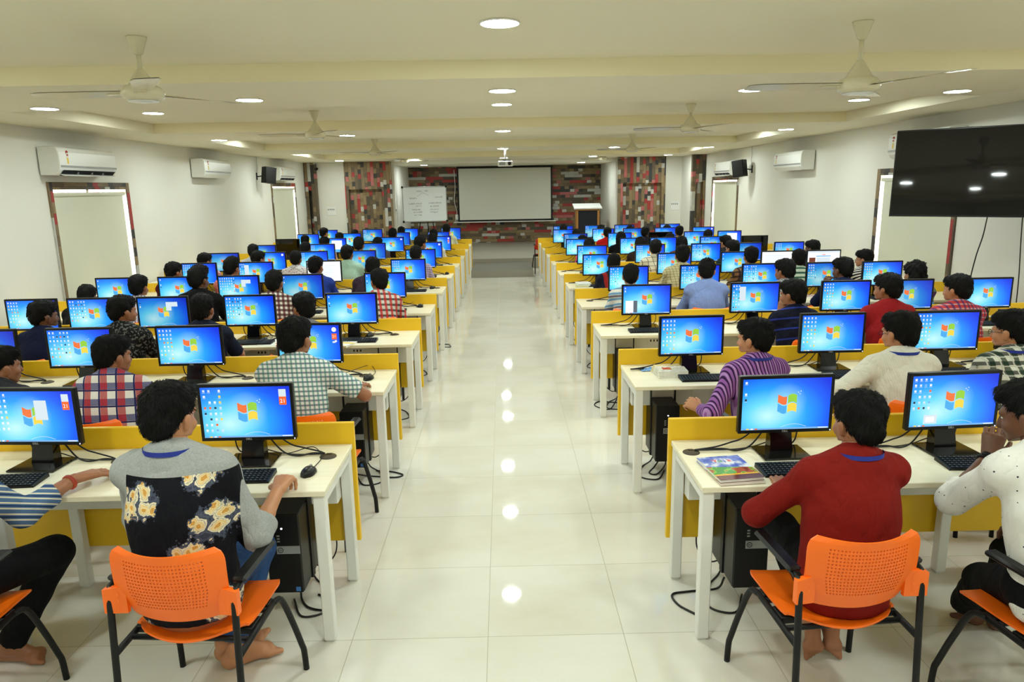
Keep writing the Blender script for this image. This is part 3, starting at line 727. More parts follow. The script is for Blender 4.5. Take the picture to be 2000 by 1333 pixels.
# ------------------------------------------------------------------ ceiling fans
def fan(top, hub, label, rot, z_top):
    T = at_z(*top, z_top); H = at_y(*hub, T.y); L = T.z-H.z
    r = empty('ceiling_fan', (T.x, T.y, T.z))
    MB().lathe([(.0, 0), (.055, 0), (.053, -.008), (.026, -.085), (.016, -.095), (0, -.095)], 20).build('ceiling_rose', M['fan'], r)
    MB().tube([(0, 0, -.08), (0, 0, -L+.1)], .0125, 10).build('down_rod', M['fan'], r)
    h = MB(); h.lathe([(.015, .135), (.024, .125), (.07, .05), (.078, .045), (.096, .036), (.112, .02), (.115, 0), (.108, -.022), (.085, -.035), (.04, -.04), (0, -.04)][:], 28, c=(0, 0, -L)); h.build('motor_housing', M['fan'], r)
    MB().lathe([(.078, -.0365), (.082, -.041), (.05, -.046), (0, -.047)], 24, c=(0, 0, -L)).build('bottom_cap', M['white'], r)
    for k in range(3):
        a = rot+k*2*PI/3; b = MB(); P = []
        for i in range(9):
            t = i/8; x = .09+.53*t; wv = .045+.03*t if i < 8 else .055; tw = .22-.12*t
            P.append([(x, -wv, -math.sin(tw)*wv), (x, wv, math.sin(tw)*wv)])
        b.grid(P); b.grid([[(p[0], p[1], p[2]-.004) for p in reversed(rw)] for rw in P])
        b.box(.06, .2, -.015, .015, -.008, -.002)
        o = b.build('blade', M['fan'], r, (0, 0, -L+.005), a)
    tag(r, label, 'fan', 'ceiling fans')
fan((266, 72), (275, 184), 'ivory ceiling fan hanging nearest at the left, beside a ceiling strip', PI-.05, ZC)
fan((1686, 42), (1690, 168), 'ivory ceiling fan hanging nearest at the right, above the television side', PI-.03, ZC)
fan((613, 217), (613, 264), 'ivory ceiling fan second nearest on the left side', PI, ZC)
fan((1350, 203), (1350, 251), 'ivory ceiling fan second nearest on the right side', PI-.08, ZC)
fan((731, 272), (731, 299), 'small looking ivory ceiling fan third on the left side', PI+.25, ZC)
fan((1235, 263), (1235, 292), 'small looking ivory ceiling fan third on the right side', PI, ZC)
fan((790, 302), (790, 314), 'farthest ivory ceiling fan on the left, close to the stage', .3, ZC)
fan((1177, 297), (1177, 310), 'farthest ivory ceiling fan on the right, close to the stage', .5, ZC)

# ------------------------------------------------------------------ air conditioners
def air_conditioner(wx, sgn, y0, y1, z0, label, open_vent):
    ym = (y0+y1)/2; L = (y1-y0)/2; ang = math.atan2(wx(y1)-wx(y0), y1-y0)
    r = empty('air_conditioner', (wx(ym)-sgn*.014, ym, z0), (0 if sgn < 0 else PI)-ang); D, H = .235, .31
    prof = [(0, .0), (0, H), (.19, H), (.215, H-.012), (.232, H-.06), (D, .15), (D, .095), (.225, .055), (.2, .02), (.165, 0)]
    Mx = Matrix(((0, 0, 0, 0),)*4); Mx = Matrix(((1, 0, 0, 0), (0, 1, 0, 0), (0, 0, 1, 0), (0, 0, 0, 1)))
    b = MB(); b.prism(prof, -L, L, 0); o = b.build('casing', M['ac_white'], r)
    bv = o.modifiers.new('bevel', 'BEVEL'); bv.width = .012; bv.segments = 3; bv.limit_method = 'ANGLE'
    ts = MB().box(D-.004, D+.0035, -L+.01, L-.01, .085, .108, b=.002).build('trim_strip', M['silver'], r)
    MB().box(D-.001, D+.005, -.09, .09, .09, .103).build('name_bar', M['grey'], ts)
    v = MB(); v.add([(.228, -L+.06, .058), (.228, L-.06, .058), (.172, L-.06, .002), (.172, -L+.06, .002)], [(0, 1, 2, 3)])
    if open_vent:
        v = MB(); v.add([(.2345, -L+.05, .056), (.2345, L-.05, .056), (.18, L-.05, -.003), (.18, -L+.05, -.003)], [(0, 1, 2, 3), (3, 2, 1, 0)]); av = v.build('air_vent', M['black_matte'], r)
        f = MB(); f.box(-.035, .035, -L+.055, L-.055, -.004, .004, M=Matrix.Translation((.205, 0, .006)) @ Matrix.Rotation(.25, 4, 'Y')); f.build('louver', M['ac_white'], r)
        for yy in (-.25, .05, .3): MB().box(.2, .222, yy-.004, yy+.004, .015, .04).build('vane', M['grey'], av)
    else:
        v = MB(); v.box(-.04, .04, -L+.05, L-.05, -.003, .003, M=Matrix.Translation((.205, 0, .026)) @ Matrix.Rotation(-.83, 4, 'Y')); v.build('louver', M['ac_white'], r)
    s = -1 if sgn < 0 else 1; yl = -L+.2 if sgn < 0 else -L+.12
    yl = (-L+.16)*(1 if sgn < 0 else -1)*(1); yl = -L+.16 if sgn < 0 else -L+.12
    k = MB(); k.box(D-.001, D+.0012, yl-.022, yl+.022, .19, .245, 0); k.lathe([(.026, 0), (0, .001)], 18, 1, M=Matrix.Translation((D+.0015-.004, yl, .245)) @ Matrix.Rotation(PI/2, 4, 'Y')); k.box(D-.001, D+.001, yl-.014, yl+.014, .125, .19, 2)
    for t in range(5): k.box(D+.0005, D+.002, yl-.016+.007*t, yl-.012+.007*t, .21, .232, 1)
    k.build('energy_label', [M['paper'], M['ink_red'], M['ink_yellow']], r)
    g = MB()
    for i in range(9): g.box(.05+.012*i, .056+.012*i, -L*.5, L*.55, H-.001, H+.006)
    g.build('top_grille', M['grey'], r)
    tag(r, label, 'air conditioner', 'wall air conditioners')
air_conditioner(wxl, -1, 8.23, 9.47, 2.215, 'white air conditioner on the left wall nearest the camera with open vent', True)
air_conditioner(wxl, -1, 12.42, 13.66, 2.245, 'white air conditioner second on the left wall with closed louver', False)
air_conditioner(wxl, -1, 16.92, 18.2, 2.235, 'white air conditioner farthest along the left wall, beside a speaker', True)
air_conditioner(wxr, 1, 8.05, 9.3, 2.25, 'white air conditioner mostly hidden behind the television', False)
air_conditioner(wxr, 1, 12.12, 13.38, 2.19, 'white air conditioner on the right wall, alone above bare wall', False)
air_conditioner(wxr, 1, 16.15, 17.4, 2.16, 'white air conditioner farthest along the right wall above the far window', True)

# ------------------------------------------------------------------ speakers, television, cables
def speaker(wx, sgn, y, z, label):
    r = empty('wall_speaker', (wx(y), y, z)); s = -sgn
    b = MB(); Mx = Matrix.Translation((s*.26, 0, 0)) @ Matrix.Rotation(s*.75, 4, 'Z') @ Matrix.Rotation(.14*s, 4, 'Y')
    b.prism([(-.12, -.17), (.12, -.17), (.12, .17), (-.12, .17)], -.11, .09, M=Mx)
    o = b.build('cabinet', M['black_matte'], r)
    g = MB(); g.box(-.112, .112, -.122, -.109, -.162, .162, M=Mx); g.build('grille', M['black'], r)
    MB().tube([(s*.0, 0, -.02), (s*.05, 0, -.02), (s*.17, 0, 0)], .012, 8).build('bracket_arm', M['black_matte'], r)
    MB().box(-.012, .012, -.03, .03, -.09, .06).build('wall_plate', M['black_matte'], r)
    MB().tube(spline([(s*.01, 0, .06), (s*.012, .05, .16), (s*.012, .03, .28), (s*.012, .06, 2.72-z)]), .004, 6).build('wire', M['grey'], r)
    tag(r, label, 'speaker', 'wall speakers')
speaker(wxl, -1, 15.95, 2.33, 'black wall speaker angled out from the left wall')
speaker(wxr, 1, 15.35, 2.28, 'black wall speaker angled out from the right wall')
A0 = at_y(1744, 340, 7.15); WW, HH = 1.46, .815
r = empty('television', A0, -math.atan2(.62, .785)); 
tilt = Matrix.Rotation(-.05, 4, 'X')
b = MB(); b.box(0, WW, 0, .03, -HH/2, HH/2, b=.006, M=tilt); b.box(.1, WW-.1, .03, .07, -HH*.4, HH*.3, M=tilt); tvc = b.build('casing', M['black'], r)
b = MB(); b.box(.012, WW-.012, -.002, .002, -HH/2+.02, HH/2-.012, M=tilt); b.build('screen', M['tv'], r)
b = MB(); b.box(.0, WW, -.004, .001, -HH/2, -HH/2+.006, M=tilt); b.build('bottom_trim', M['black_gloss'], r)
b = MB(); b.tube([(WW*.86+.024*math.cos(t*PI/10), -.004, -HH/2+.05+.024*math.sin(t*PI/10)) for t in range(20)], .004, 6, closed=True); b.box(WW*.86-.004, WW*.86+.004, -.005, -.002, -HH/2+.045, -HH/2+.062); b.box(WW*.86, WW*.86+.012, -.005, -.002, -HH/2+.042, -HH/2+.047); b.build('round_logo', M['silver'], tvc)
for k in range(3): MB().box(.52+.28*k, .58+.28*k, -.004, .002, -HH/2+.001, -HH/2+.008).build('control_strip', M['silver'], tvc)
m = MB(); m.tube([(WW*.5, .06, -.05), (WW*.5+.15, .33, -.02), (WW*.5+.42, .33, -.02), (WW*.6+.62, .22, -.02)][:3], .02, 8); m.box(WW*.5-.15, WW*.5+.15, .06, .085, -.2, .2); m.build('mount_arm', M['black_matte'], r)
tag(r, 'large black flat television hung at an angle from the right wall', 'television')
c = MB(); c.tube(spline([at_y(1931, 412, 7.0), at_y(1920, 460, 7.35), at_y(1905, 505, 7.4), at_y(1893, 560, 7.55), at_y(1890, 640, 7.56)]), .006, 6)
tag(c.build('television_cable', M['rubber']), 'thick black cable hanging below the television towards the desks', 'cable')
c = MB(); c.tube(spline([at_y(1998, 412, 6.75), at_y(1994, 470, 6.8), at_y(1990, 540, 6.85), at_y(1984, 600, 6.9)]), .005, 6)
tag(c.build('television_cable', M['rubber']), 'thin black cable hanging below the right end of the television', 'cable')

# ------------------------------------------------------------------ stage furniture
p0, p1 = at_y(895, 328, 23.1), at_y(1076, 427, 23.1)
r = empty('projection_screen', ((p0.x+p1.x)/2, 23.1, 0)); W2 = (p1.x-p0.x)/2
MB().box(-W2-.06, W2+.06, -.05, .06, p0.z-.03, p0.z+.03, b=.01).build('roller_case', M['black_matte'], r)
MB().box(-W2-.05, W2+.05, -.002, .002, p1.z-.06, p0.z+.02).build('black_border', M['black_matte'], r)
MB().box(-W2, W2, -.006, -.002, p1.z, p0.z-.03).build('screen_cloth', M['screen_cloth'], r)
MB().box(-W2-.2, W2+.16, -.015, .015, p1.z-.085, p1.z-.055, b=.006).build('bottom_bar', M['white'], r)
tag(r, 'pulled down projection screen with black border on the plank wall', 'projection screen')
c = MB(); cx = at_y(886, 330, 23.1); c.tube(spline([(cx.x, 23.22, 2.55), (cx.x+.02, 23.22, 2.0), (cx.x-.02, 23.22, 1.6), (cx.x+.05, 23.2, 1.25), (cx.x+.02, 23.22, 1.1)]), .012, 6); c.box(cx.x, cx.x+.1, 23.16, 23.25, 1.0, 1.16)
tag(c.build('screen_switch_cord', M['white']), 'white cord with a wall switch beside the projection screen', 'cord')
# whiteboard on a tripod
q = [at_y(783, 366, 20.6), at_y(868, 365, 20.75), at_y(876, 431, 20.75), at_y(791, 434, 20.6)]
ctr = sum(q, Vector())/4; r = empty('whiteboard', (ctr.x, ctr.y, .25))
ux = ((q[1]-q[0])+(q[2]-q[3])).normalized(); uz = ((q[0]-q[3])+(q[1]-q[2])).normalized(); uy = uz.cross(ux).normalized(); uz = ux.cross(uy)
Wb, Hb = ((q[1]-q[0]).length+(q[2]-q[3]).length)/4, ((q[0]-q[3]).length+(q[1]-q[2]).length)/4
Mb = Matrix.Translation((0, 0, ctr.z-.25)) @ Matrix(((ux.x, uy.x, uz.x, 0), (ux.y, uy.y, uz.y, 0), (ux.z, uy.z, uz.z, 0), (0, 0, 0, 1)))
brd = MB().box(-Wb, Wb, -.008, .008, -Hb, Hb, M=Mb).build('board', M['board'], r)
f = MB()
for z in (-Hb, Hb): f.box(-Wb, Wb, -.014, .014, z-.012, z+.012, b=.003, M=Mb)
for x in (-Wb, Wb): f.box(x-.012, x+.012, -.014, .014, -Hb, Hb, b=.003, M=Mb)
frm = f.build('frame', M['silver'], r)
k = MB()
for sx in (-1, 1):
    for sz in (-1, 1): k.box(sx*Wb-.03, sx*Wb+.03, -.017, .017, sz*Hb-.03, sz*Hb+.03, b=.006, M=Mb)
k.build('corner_cap', M['black'], frm)
hw = MB(); rnd = random.Random(3)
for (x, z, n) in ((-.22, .36, 4), (.02, .37, 2), (-.42, .17, 5), (.3, .19, 5), (-.45, .02, 9), (.1, .03, 9), (-.25, -.05, 4), (.15, -.06, 6), (-.36, -.15, 6), (.14, -.15, 6), (-.32, -.22, 6), (.16, -.22, 5), (-.3, -.3, 5)):
    for i in range(n):
        a = x+.042*i; hw.tube([Mb @ Vector((a+.03*t/5, -.0095, z+.02*math.sin(t*1.9+rnd.random()*3)*(.4+rnd.random()))) for t in range(6)], .0022, 4)
hw.tube([Mb @ Vector(p) for p in ((-.05, -.0095, .32), (-.2, -.0095, .22))], .002, 4); hw.tube([Mb @ Vector(p) for p in ((-.05, -.0095, .32), (.12, -.0095, .24))], .002, 4)
hw.build('handwriting', M['ink'], brd)
top = ctr.z-.25-Hb*.2
for (x, y) in ((-.28, -.1), (.34, -.05), (.05, .5)): MB().tube([(x*.35, .13, top), (x, y+.12, 0)], .014, 8).build('leg', M['black_matte'], r)
MB().box(-.3, .3, .1, .13, top-.02, top+.03).build('crossbar', M['black_matte'], r)
tag(r, 'whiteboard with rows of handwriting on a tripod left of the projection screen', 'whiteboard')
# lectern
e0, e1 = at_y(1126, 408, 21.3), at_y(1167, 408, 21.3); hx = (e1.x-e0.x)/2
r = empty('lectern', ((e0.x+e1.x)/2, 21.3, .25)); zt = e0.z-.25
for s in (-1, 1): MB().box(s*hx-.03, s*hx+.03, -.22, .22, 0, zt, b=.004).build('side_panel', M['wood'], r)
MB().box(-hx+.03, hx-.03, -.2, -.17, .06, zt-.04).build('front_panel', M['navy_cloth'], r)
MB().box(-hx, hx, -.22, -.16, zt-.05, zt).build('top_rail', M['wood'], r)
MB().box(-hx-.1, hx+.1, -.3, .28, -.02, .02, b=.006, M=Matrix.Translation((0, 0, zt+.07)) @ Matrix.Rotation(.2, 4, 'X')).build('reading_top', M['white'], r)
tag(r, 'wooden lectern with dark front and pale sloping top on the stage', 'lectern')
# projector
pj = at_y(987, 320, 14.4); r = empty('projector', (pj.x, pj.y, pj.z))
MB().box(-.15, .15, -.12, .12, -.05, .05, b=.015).build('body', M['white'], r)
MB().lathe([(.035, 0), (.035, .02), (.028, .022), (.02, .01), (0, .008)], 18, M=Matrix.Translation((.08, -.12, 0)) @ Matrix.Rotation(PI/2, 4, 'X')).build('lens', M['black_gloss'], r)
MB().box(-.12, .0, -.125, -.119, -.03, .03).build('rear_grille', M['grey'], r)
MB().tube([(0, 0, .04), (0, 0, ZS-pj.z)], .018, 10).build('ceiling_pole', M['white'], r); MB().box(-.05, .1, -.05, .05, .05, .07).build('mount_plate', M['black_matte'], r)
tag(r, 'white projector hanging on a short pole over the aisle', 'projector')
def plate(px_, py_, w_, h_, label, n):
    p = at_y(px_, py_, Y1); r = empty('switch_panel', (p.x, Y1, p.z)); MB().box(-w_/2, w_/2, -.012, 0, -h_/2, h_/2, b=.003).build('panel', M['white'], r)
    for i in range(n): MB().box(-w_*.4+i*w_*.8/n, -w_*.4+(i+.6)*w_*.8/n, -.02, -.01, h_*.12, h_*.3, b=.002).build('switch', M['grey'], r)
    tag(r, label, 'switch', 'switch panels')
plate(648, 413, .25, .23, 'square white switch panel on the front wall left of the planks', 4); plate(1318, 402, .25, .23, 'square white switch panel on the front wall right of the planks', 4)
p = at_y(774, 411, Y1); r = empty('switch_panel', (p.x, Y1, p.z)); MB().box(-.03, .03, -.012, 0, -.06, .06, b=.003).build('panel', M['white'], r); MB().box(-.015, .015, -.018, -.01, -.03, .03, b=.002).build('switch', M['grey'], r)
tag(r, 'narrow white switch on the wall edge behind the whiteboard', 'switch', 'switch panels')
p = at_y(620, 329, Y1-.05); r = empty('security_camera', (p.x, Y1, p.z)); MB().tube([(0, 0, 0), (0, -.1, 0)], .012, 8).build('bracket', M['black'], r); MB().tube([(0, -.1, -.01), (0, -.2, -.03)], .035, 12).build('camera_body', M['black'], r)
tag(r, 'small black camera on the front wall beside the left plank column', 'camera')
# ------------------------------------------------------------------ desks
RL = [3.49, 5.02, 6.44, 7.94, 9.41, 10.87, 12.3, 13.72, 15.13, 16.54]     # depth of each yellow panel, left of the aisle
RR = [3.44, 5.01, 6.61, 8.12, 9.56, 10.96, 12.35, 13.73, 15.1, 16.45]     # and right of it
DT, DD = .736, .60                                                        # desk height and depth
def x_end(side, Y): return (-.79+.0045*(Y-3.4)) if side < 0 else (.824-.002*(Y-3.4))
def sidename(side): return 'left' if side < 0 else 'right'
LEG = None; DESKS = {}
def make_desk(side, i, caps):
    global LEG
    Y = (RL, RR)[side > 0][i]; xe = x_end(side, Y); wall = (wxl(Y) if side < 0 else wxr(Y))-side*.06; s = side
    r = empty('computer_desk', (xe, Y, 0)); n = sidename(side); L = abs(wall-xe)
    X = lambda d: sorted((s*d[0], s*d[1]))
    MB().box(*X((0, L)), -DD, -.016, DT-.026, DT, b=.003).build('desktop', M['desk'], r)
    MB().box(*X((-.012, L)), -.014, .014, .2, .847, b=.003).build('privacy_panel', M['yellow'], r)
    bx_ = MB().box(*X((.06, L-.05)), -.15, -.07, .47, DT-.03, b=.004); tray = bx_.build('cable_tray', M['white_metal'], r)
    if LEG is None: LEG = MB().box(-.026, .026, -.026, .026, .008, DT-.026, b=.004).box(-.018, .018, -.018, .018, 0, .008).mesh('leg', [M['white_metal']])
    for d in (.03, L*.34, L*.67, L-.05):
        for y in (-DD+.035, -.055):
            put('leg', LEG, r, (s*d, y, 0))
        MB().box(s*d-.02, s*d+.02, -DD+.06, -.08, DT-.075, DT-.027).build('side_rail', M['white_metal'], r)
    if i < 4:
        for d in (.55, 1.4):
            m = MB(); m.box(s*d-.06, s*d+.06, -.154, -.149, .55, .63, 0, b=.001)
            for k in (-.03, 0, .03): m.box(s*d+k-.006, s*d+k+.006, -.1555, -.153, .58, .6, 1)
            m.build('power_socket', [M['white'], M['black']], tray)
    for x in caps:
        m = MB(); m.lathe([(.0, .006), (.034, .006), (.04, .003), (.041, 0)], 24); m.f = [tuple(reversed(f)) for f in m.f]; m.box(-.012, .012, .012, .03, .0045, .0075, 1)
        m.build('cable_cap', [M['grommet'], M['black']], r, (x-xe, -.19, DT))
    tag(r, f'long pale desk with yellow panel, {ORD[i]} row on the {n} of the aisle', 'desk', f'desk rows {n} of the aisle'); DESKS[side, i] = r

# ------------------------------------------------------------------ monitors
def wallpaper(name, dark=1.0, hue=(0, 0)):
    t = NT(name); uv = t.sep(t.obj()); x, z = uv[0], uv[2]        # metres from the monitor's foot
    def rad(cx, cz, sx, sz):
        a = t.math('DIVIDE', t.math('SUBTRACT', x, cx), sx); b_ = t.math('DIVIDE', t.math('SUBTRACT', z, cz), sz)
        return t.math('SQRT', t.math('ADD', t.math('MULTIPLY', a, a), t.math('MULTIPLY', b_, b_)))
    d = rad(-.085, .195, .36, .25)
    c = t.ramp(d, [(0, lin((196, 248, 255))), (.26, lin((104, 218, 254))), (.52, lin((30, 158, 252))), (.78, lin((10, 94, 248))), (1, lin((8, 50, 224)))])
    gl = t.math('MULTIPLY', t.math('SUBTRACT', 1.0, rad(.0, .255, .1, .1), clamp=True), .6)
    c = t.mix(gl, c, A((190, 235, 255)))
    t.set(Base_Color=(.01, .01, .012, 1), Roughness=.25, Emission_Color=c, Emission_Strength=EMS*dark); return t.m
EMS = 1.08
WP = [wallpaper('desktop_wallpaper'), wallpaper('desktop_wallpaper_deep', .72), wallpaper('desktop_wallpaper_bright', 1.25)]
EM = {k: emit('screen_'+k, c, EMS) for k, c in dict(red=(242, 118, 62), green=(150, 208, 66), sky=(78, 172, 236), yellow=(250, 214, 74), white=(246, 250, 252), pale=(214, 228, 236), task=(120, 180, 236), grey=(92, 104, 118), orange=(244, 104, 40), dark=(40, 52, 70), photo=(120, 60, 40)).items()}
EK = list(EM)
CAL = None
def screen_mesh(name, wp, icons=(4, 8), widget=None, window=None, seed=1, doc=False, logo=True):
    b = MB(); X0, X1, Z0, Z1 = -.208, .208, .128, .374; rnd = random.Random(seed); y = -.021
    def q(x0, x1, z0, z1, m, d=.0004):
        b.add([(x0, y-d, z0), (x1, y-d, z0), (x1, y-d, z1), (x0, y-d, z1)], [(0, 1, 2, 3)], EK.index(m)+1)
    b.add([(X0, y, Z0), (X1, y, Z0), (X1, y, Z1), (X0, y, Z1)], [(0, 1, 2, 3)], 0)
    if doc:
        q(X0, X1, Z0, Z1, 'white')
        if doc == 'web':
            q(X0, X1, Z1-.02, Z1, 'pale', .0006); q(-.02, .02, Z1-.052, Z1-.044, 'orange', .0008); q(X0+.02, X0+.1, Z0+.05, Z1-.085, 'photo', .0008); q(X0+.11, X1-.12, Z1-.07, Z1-.06, 'sky', .0008); q(X0+.115, X1-.125, Z0+.05, Z1-.085, 'pale', .0008)
        else:
            for k in range(9): q(X0+.04, X1-.04-.1*rnd.random(), Z1-.05-.018*k, Z1-.046-.018*k, 'pale', .0008)
        return b.mesh(name, [wp]+[EM[k] for k in EK])
    if logo:
        W_ = .0425; cx, cz = .004, .252
        def wave(u): return .0075*math.sin(u*3.4-.4)
        for (sx, sz, m) in ((-1, 1, 'red'), (1, 1, 'green'), (-1, -1, 'sky'), (1, -1, 'yellow')):
            P = []
            for i in range(7):
                u = i/6; x = sx*(.0025+W_*u); row = []
                for v in (0.0, 1.0):
                    zz = sz*(.0025+(W_-.004)*v); row.append((cx+x-.09*zz+.004*v*sz, y-.0009, cz+zz+wave((x)/W_)))
                P.append(row)
            if sx*sz > 0: P = [list(reversed(r)) for r in P]
            P = [list(reversed(r)) for r in P]
            b.grid(P, EK.index(m)+1, False)
        for (dx, dz) in ((.05, .055), (.058, .047), (.062, .06)): q(cx+dx-.002, cx+dx+.002, cz+dz-.002, cz+dz+.002, 'white', .0011)
    for i in range(icons[0]):
        for j in range(icons[1]):
            if rnd.random() < .12: continue
            x = X0+.016+.024*i; z = Z1-.018-.0275*j; m = rnd.choice(['white', 'white', 'white', 'white', 'pale', 'pale', 'pale', 'task', 'orange', 'yellow', 'dark'] if j > 0 else ['white', 'pale'])
            q(x-.005, x+.005, z-.004, z+.006, m); q(x-.007, x+.007, z-.0085, z-.007, 'pale')
    q(X0, X1, Z0, Z0+.008, 'task', .0005); q(X1-.05, X1-.005, Z0+.002, Z0+.006, 'white', .0008)
    for k in range(4): q(X0+.005+.02*k, X0+.017+.02*k, Z0+.001, Z0+.007, ['sky', 'yellow', 'white', 'orange'][k], .0008)
    b.tube([(-.02+.02*t, y-.0006, .1395+.014*math.sin(t*PI/6)) for t in range(7)], .0008, 4, EK.index('pale')+1, False)
    if window == 'menu': q(X0+.02, X0+.09, Z0+.008, Z0+.115, 'white', .001); q(X0+.09, X0+.125, Z0+.008, Z0+.115, 'grey', .001)
    elif window == 'pane': q(.02, .08, .235, .33, 'pale', .0012)
    elif window == 'list': q(-.14, -.085, .225, .35, 'pale', .0012)
    elif window == 'two': q(.03, .13, .3, .34, 'pale', .0012); q(.03, .075, .265, .31, 'pale', .0012)
    elif window == 'big': q(-.05, .14, Z0+.03, Z1-.03, 'white', .0012); q(-.05, .14, Z0+.03, Z0+.05, 'sky', .0014)
    elif window == 'small': q(-.14, -.075, .142, .185, 'pale', .0012); q(-.13, -.088, .15, .176, 'white', .0014)
    if widget == 'calendar':
        q(X1-.052, X1-.018, Z1-.09, Z1-.05, 'orange', .0012); q(X1-.052, X1-.018, Z1-.05, Z1-.014, 'pale', .0012)
    elif widget == 'clock':
        b.lathe([(.016, 0), (0, .0004)], 18, EK.index('white')+1, M=Matrix.Translation((X1-.034, y-.001, Z1-.03)) @ Matrix.Rotation(PI/2, 4, 'X'))
        q(X1-.051, X1-.017, Z1-.098, Z1-.058, 'orange', .0012); q(X1-.048, X1-.028, Z1-.122, Z1-.11, 'pale', .0012); q(X1-.032, X1-.018, Z1-.116, Z1-.104, 'white', .0013)
    elif widget == 'dot': b.lathe([(.016, 0), (0, .0004)], 18, EK.index('white')+1, M=Matrix.Translation((X1-.034, y-.001, Z1-.03)) @ Matrix.Rotation(PI/2, 4, 'X'))
    if widget in ('calendar', 'clock'):
        global CAL
        if CAL is None: CAL = text_mesh('21', .026, EM['white'])
        o = -.07 if widget == 'calendar' else -.076
        vs = [(v.co.x+X1-.035, y-.0016, v.co.y+Z1+o-.002) for v in CAL.vertices]; b.add(vs, [tuple(p.vertices) for p in CAL.polygons if p.normal.z > .5], EK.index('white')+1)
    return b.mesh(name, [wp]+[EM[k] for k in EK])
SCR = dict(few=screen_mesh('screen', WP[0], (1, 4), seed=2), icons=screen_mesh('screen', WP[0], (4, 8), seed=3), many=screen_mesh('screen', WP[0], (6, 7), seed=4), deep=screen_mesh('screen', WP[1], (1, 3), seed=5),
           deepicons=screen_mesh('screen', WP[1], (4, 6), seed=6), bright=screen_mesh('screen', WP[2], (3, 7), seed=7), cal=screen_mesh('screen', WP[0], (4, 8), 'calendar', seed=8), calpane=screen_mesh('screen', WP[0], (4, 7), 'calendar', 'pane', seed=9),
           clock=screen_mesh('screen', WP[0], (1, 2), 'clock', seed=10), dot=screen_mesh('screen', WP[0], (1, 3), 'dot', seed=11), menu=screen_mesh('screen', WP[0], (1, 2), None, 'menu', seed=12), list=screen_mesh('screen', WP[0], (3, 8), None, 'list', seed=13),
           two=screen_mesh('screen', WP[1], (1, 3), None, 'two', seed=14), small=screen_mesh('screen', WP[0], (4, 6), None, 'small', seed=15), pane=screen_mesh('screen', WP[0], (7, 6), None, 'two', seed=16), big=screen_mesh('screen', WP[0], (2, 2), None, 'big', seed=17),
           doc=screen_mesh('screen', WP[2], doc='page'), web=screen_mesh('screen', WP[2], doc='web'), lightdoc=screen_mesh('screen', WP[2], (4, 7), seed=19))
b = MB(); b.add([(-.208, -.021, .128), (.208, -.021, .128), (.208, -.021, .374), (-.208, -.021, .374)], [(0, 1, 2, 3)]); SCR['off'] = b.mesh('screen', [M['tv']])
SAY = dict(few='showing blue desktop with few icons', icons='showing blue desktop with icon columns', many='showing blue desktop full of icons', deep='showing deep blue desktop', deepicons='showing deep blue desktop with icons', bright='showing bright cyan desktop',
           cal='with orange calendar tile on screen', calpane='with calendar tile and note window', clock='with round clock and orange tile', dot='with white clock dot on screen', menu='with white start menu open', list='with tall white list window', two='with two small white windows',
           small='with small grey window at lower left', pane='with icons and white windows', big='with large white window open', doc='showing a white page', web='showing a pale web page', lightdoc='showing pale cyan desktop with icons', off='switched off, black screen')
hb = MB(); hb.box(-.2225, .2225, -.019, .008, .112, .389, b=.004); hb.box(-.17, .17, .008, .04, .15, .36, b=.012)
for (x0, x1, z0, z1) in ((-.2225, .2225, .112, .128), (-.2225, .2225, .374, .389), (-.2225, -.208, .128, .374), (.208, .2225, .128, .374)): hb.box(x0, x1, -.0235, -.018, z0, z1, b=.0015)
HOUS = hb.mesh('housing', [M['black']])
nb = MB(); nb.add([(-.055, .0, .008), (.055, .0, .008), (.055, .06, .008), (-.055, .06, .008), (-.045, .035, .2), (.045, .035, .2), (.045, .07, .2), (-.045, .07, .2)], [(3, 2, 1, 0), (4, 5, 6, 7), (0, 1, 5, 4), (1, 2, 6, 5), (2, 3, 7, 6), (3, 0, 4, 7)])
NECK = nb.mesh('stand_neck', [M['black_gloss']])
BASE = MB().box(-.115, .115, -.095, .085, 0, .011, b=.004).mesh('stand_base', [M['black_gloss']])
LOGO = text_mesh('DELL', .013, M['silver'], 'logo', bold=.0004)
LOGO.transform(Matrix.Translation((0, -.0242, .1195)) @ Matrix.Rotation(PI/2, 4, 'X'))
LEDM = MB().box(.2135, .2175, -.0245, -.023, .1165, .1215).mesh('power_light', [M['led']])
def cable_mesh(side, gx):
    b = MB(); s = 1 if side < 0 else -1; r0 = random.Random(5)
    b.tube(spline([(.03*s, .05, .17), (.07*s, .075, .08), (.13*s, .06, .02), (.2*s, .035, .008), (.27*s, .055, .012), (gx, .05, .012)]), .0042, 6)
    b.tube(spline([(.05*s, .05, .19), (.1*s, .085, .1), (.16*s, .085, .05), (.22*s, .075, .035), (.3*s, .06, .02), (gx, .055, .01)]), .0042, 6)
    b.tube(spline([(-.06*s, .05, .18), (-.03*s, .09, .06), (.06*s, .1, .012), (.15*s, .07, .006), (.25*s, .045, .01), (gx, .048, .01)]), .0028, 6)
    b.tube(spline([(-.08*s, .05, .15), (-.11*s, .09, .07), (-.09*s, .1, .01), (.0, .1, .006)]), .0035, 6)
    return b.mesh('cables', [M['rubber']])
CABL = {-1: cable_mesh(-1, .33), 1: cable_mesh(1, -.4)}
def monitor(side, i, k, kind, X, Y, rz):
    r = empty('monitor', (X, Y, DT), rz)
    ho = put('housing', HOUS, r)
    for n, me in (('screen', SCR[kind]), ('stand_neck', NECK), ('stand_base', BASE)): put(n, me, r)
    if i < 5: put('logo', LOGO, ho)
    if kind != 'off': put('power_light', LEDM, ho)
    put('cables', CABL[side], r)
    tag(r, f'monitor {SAY[kind]}, {NTH[k]} from aisle, {ORD[i]} {sidename(side)} desk', 'monitor', 'monitors on the desk rows'); return r

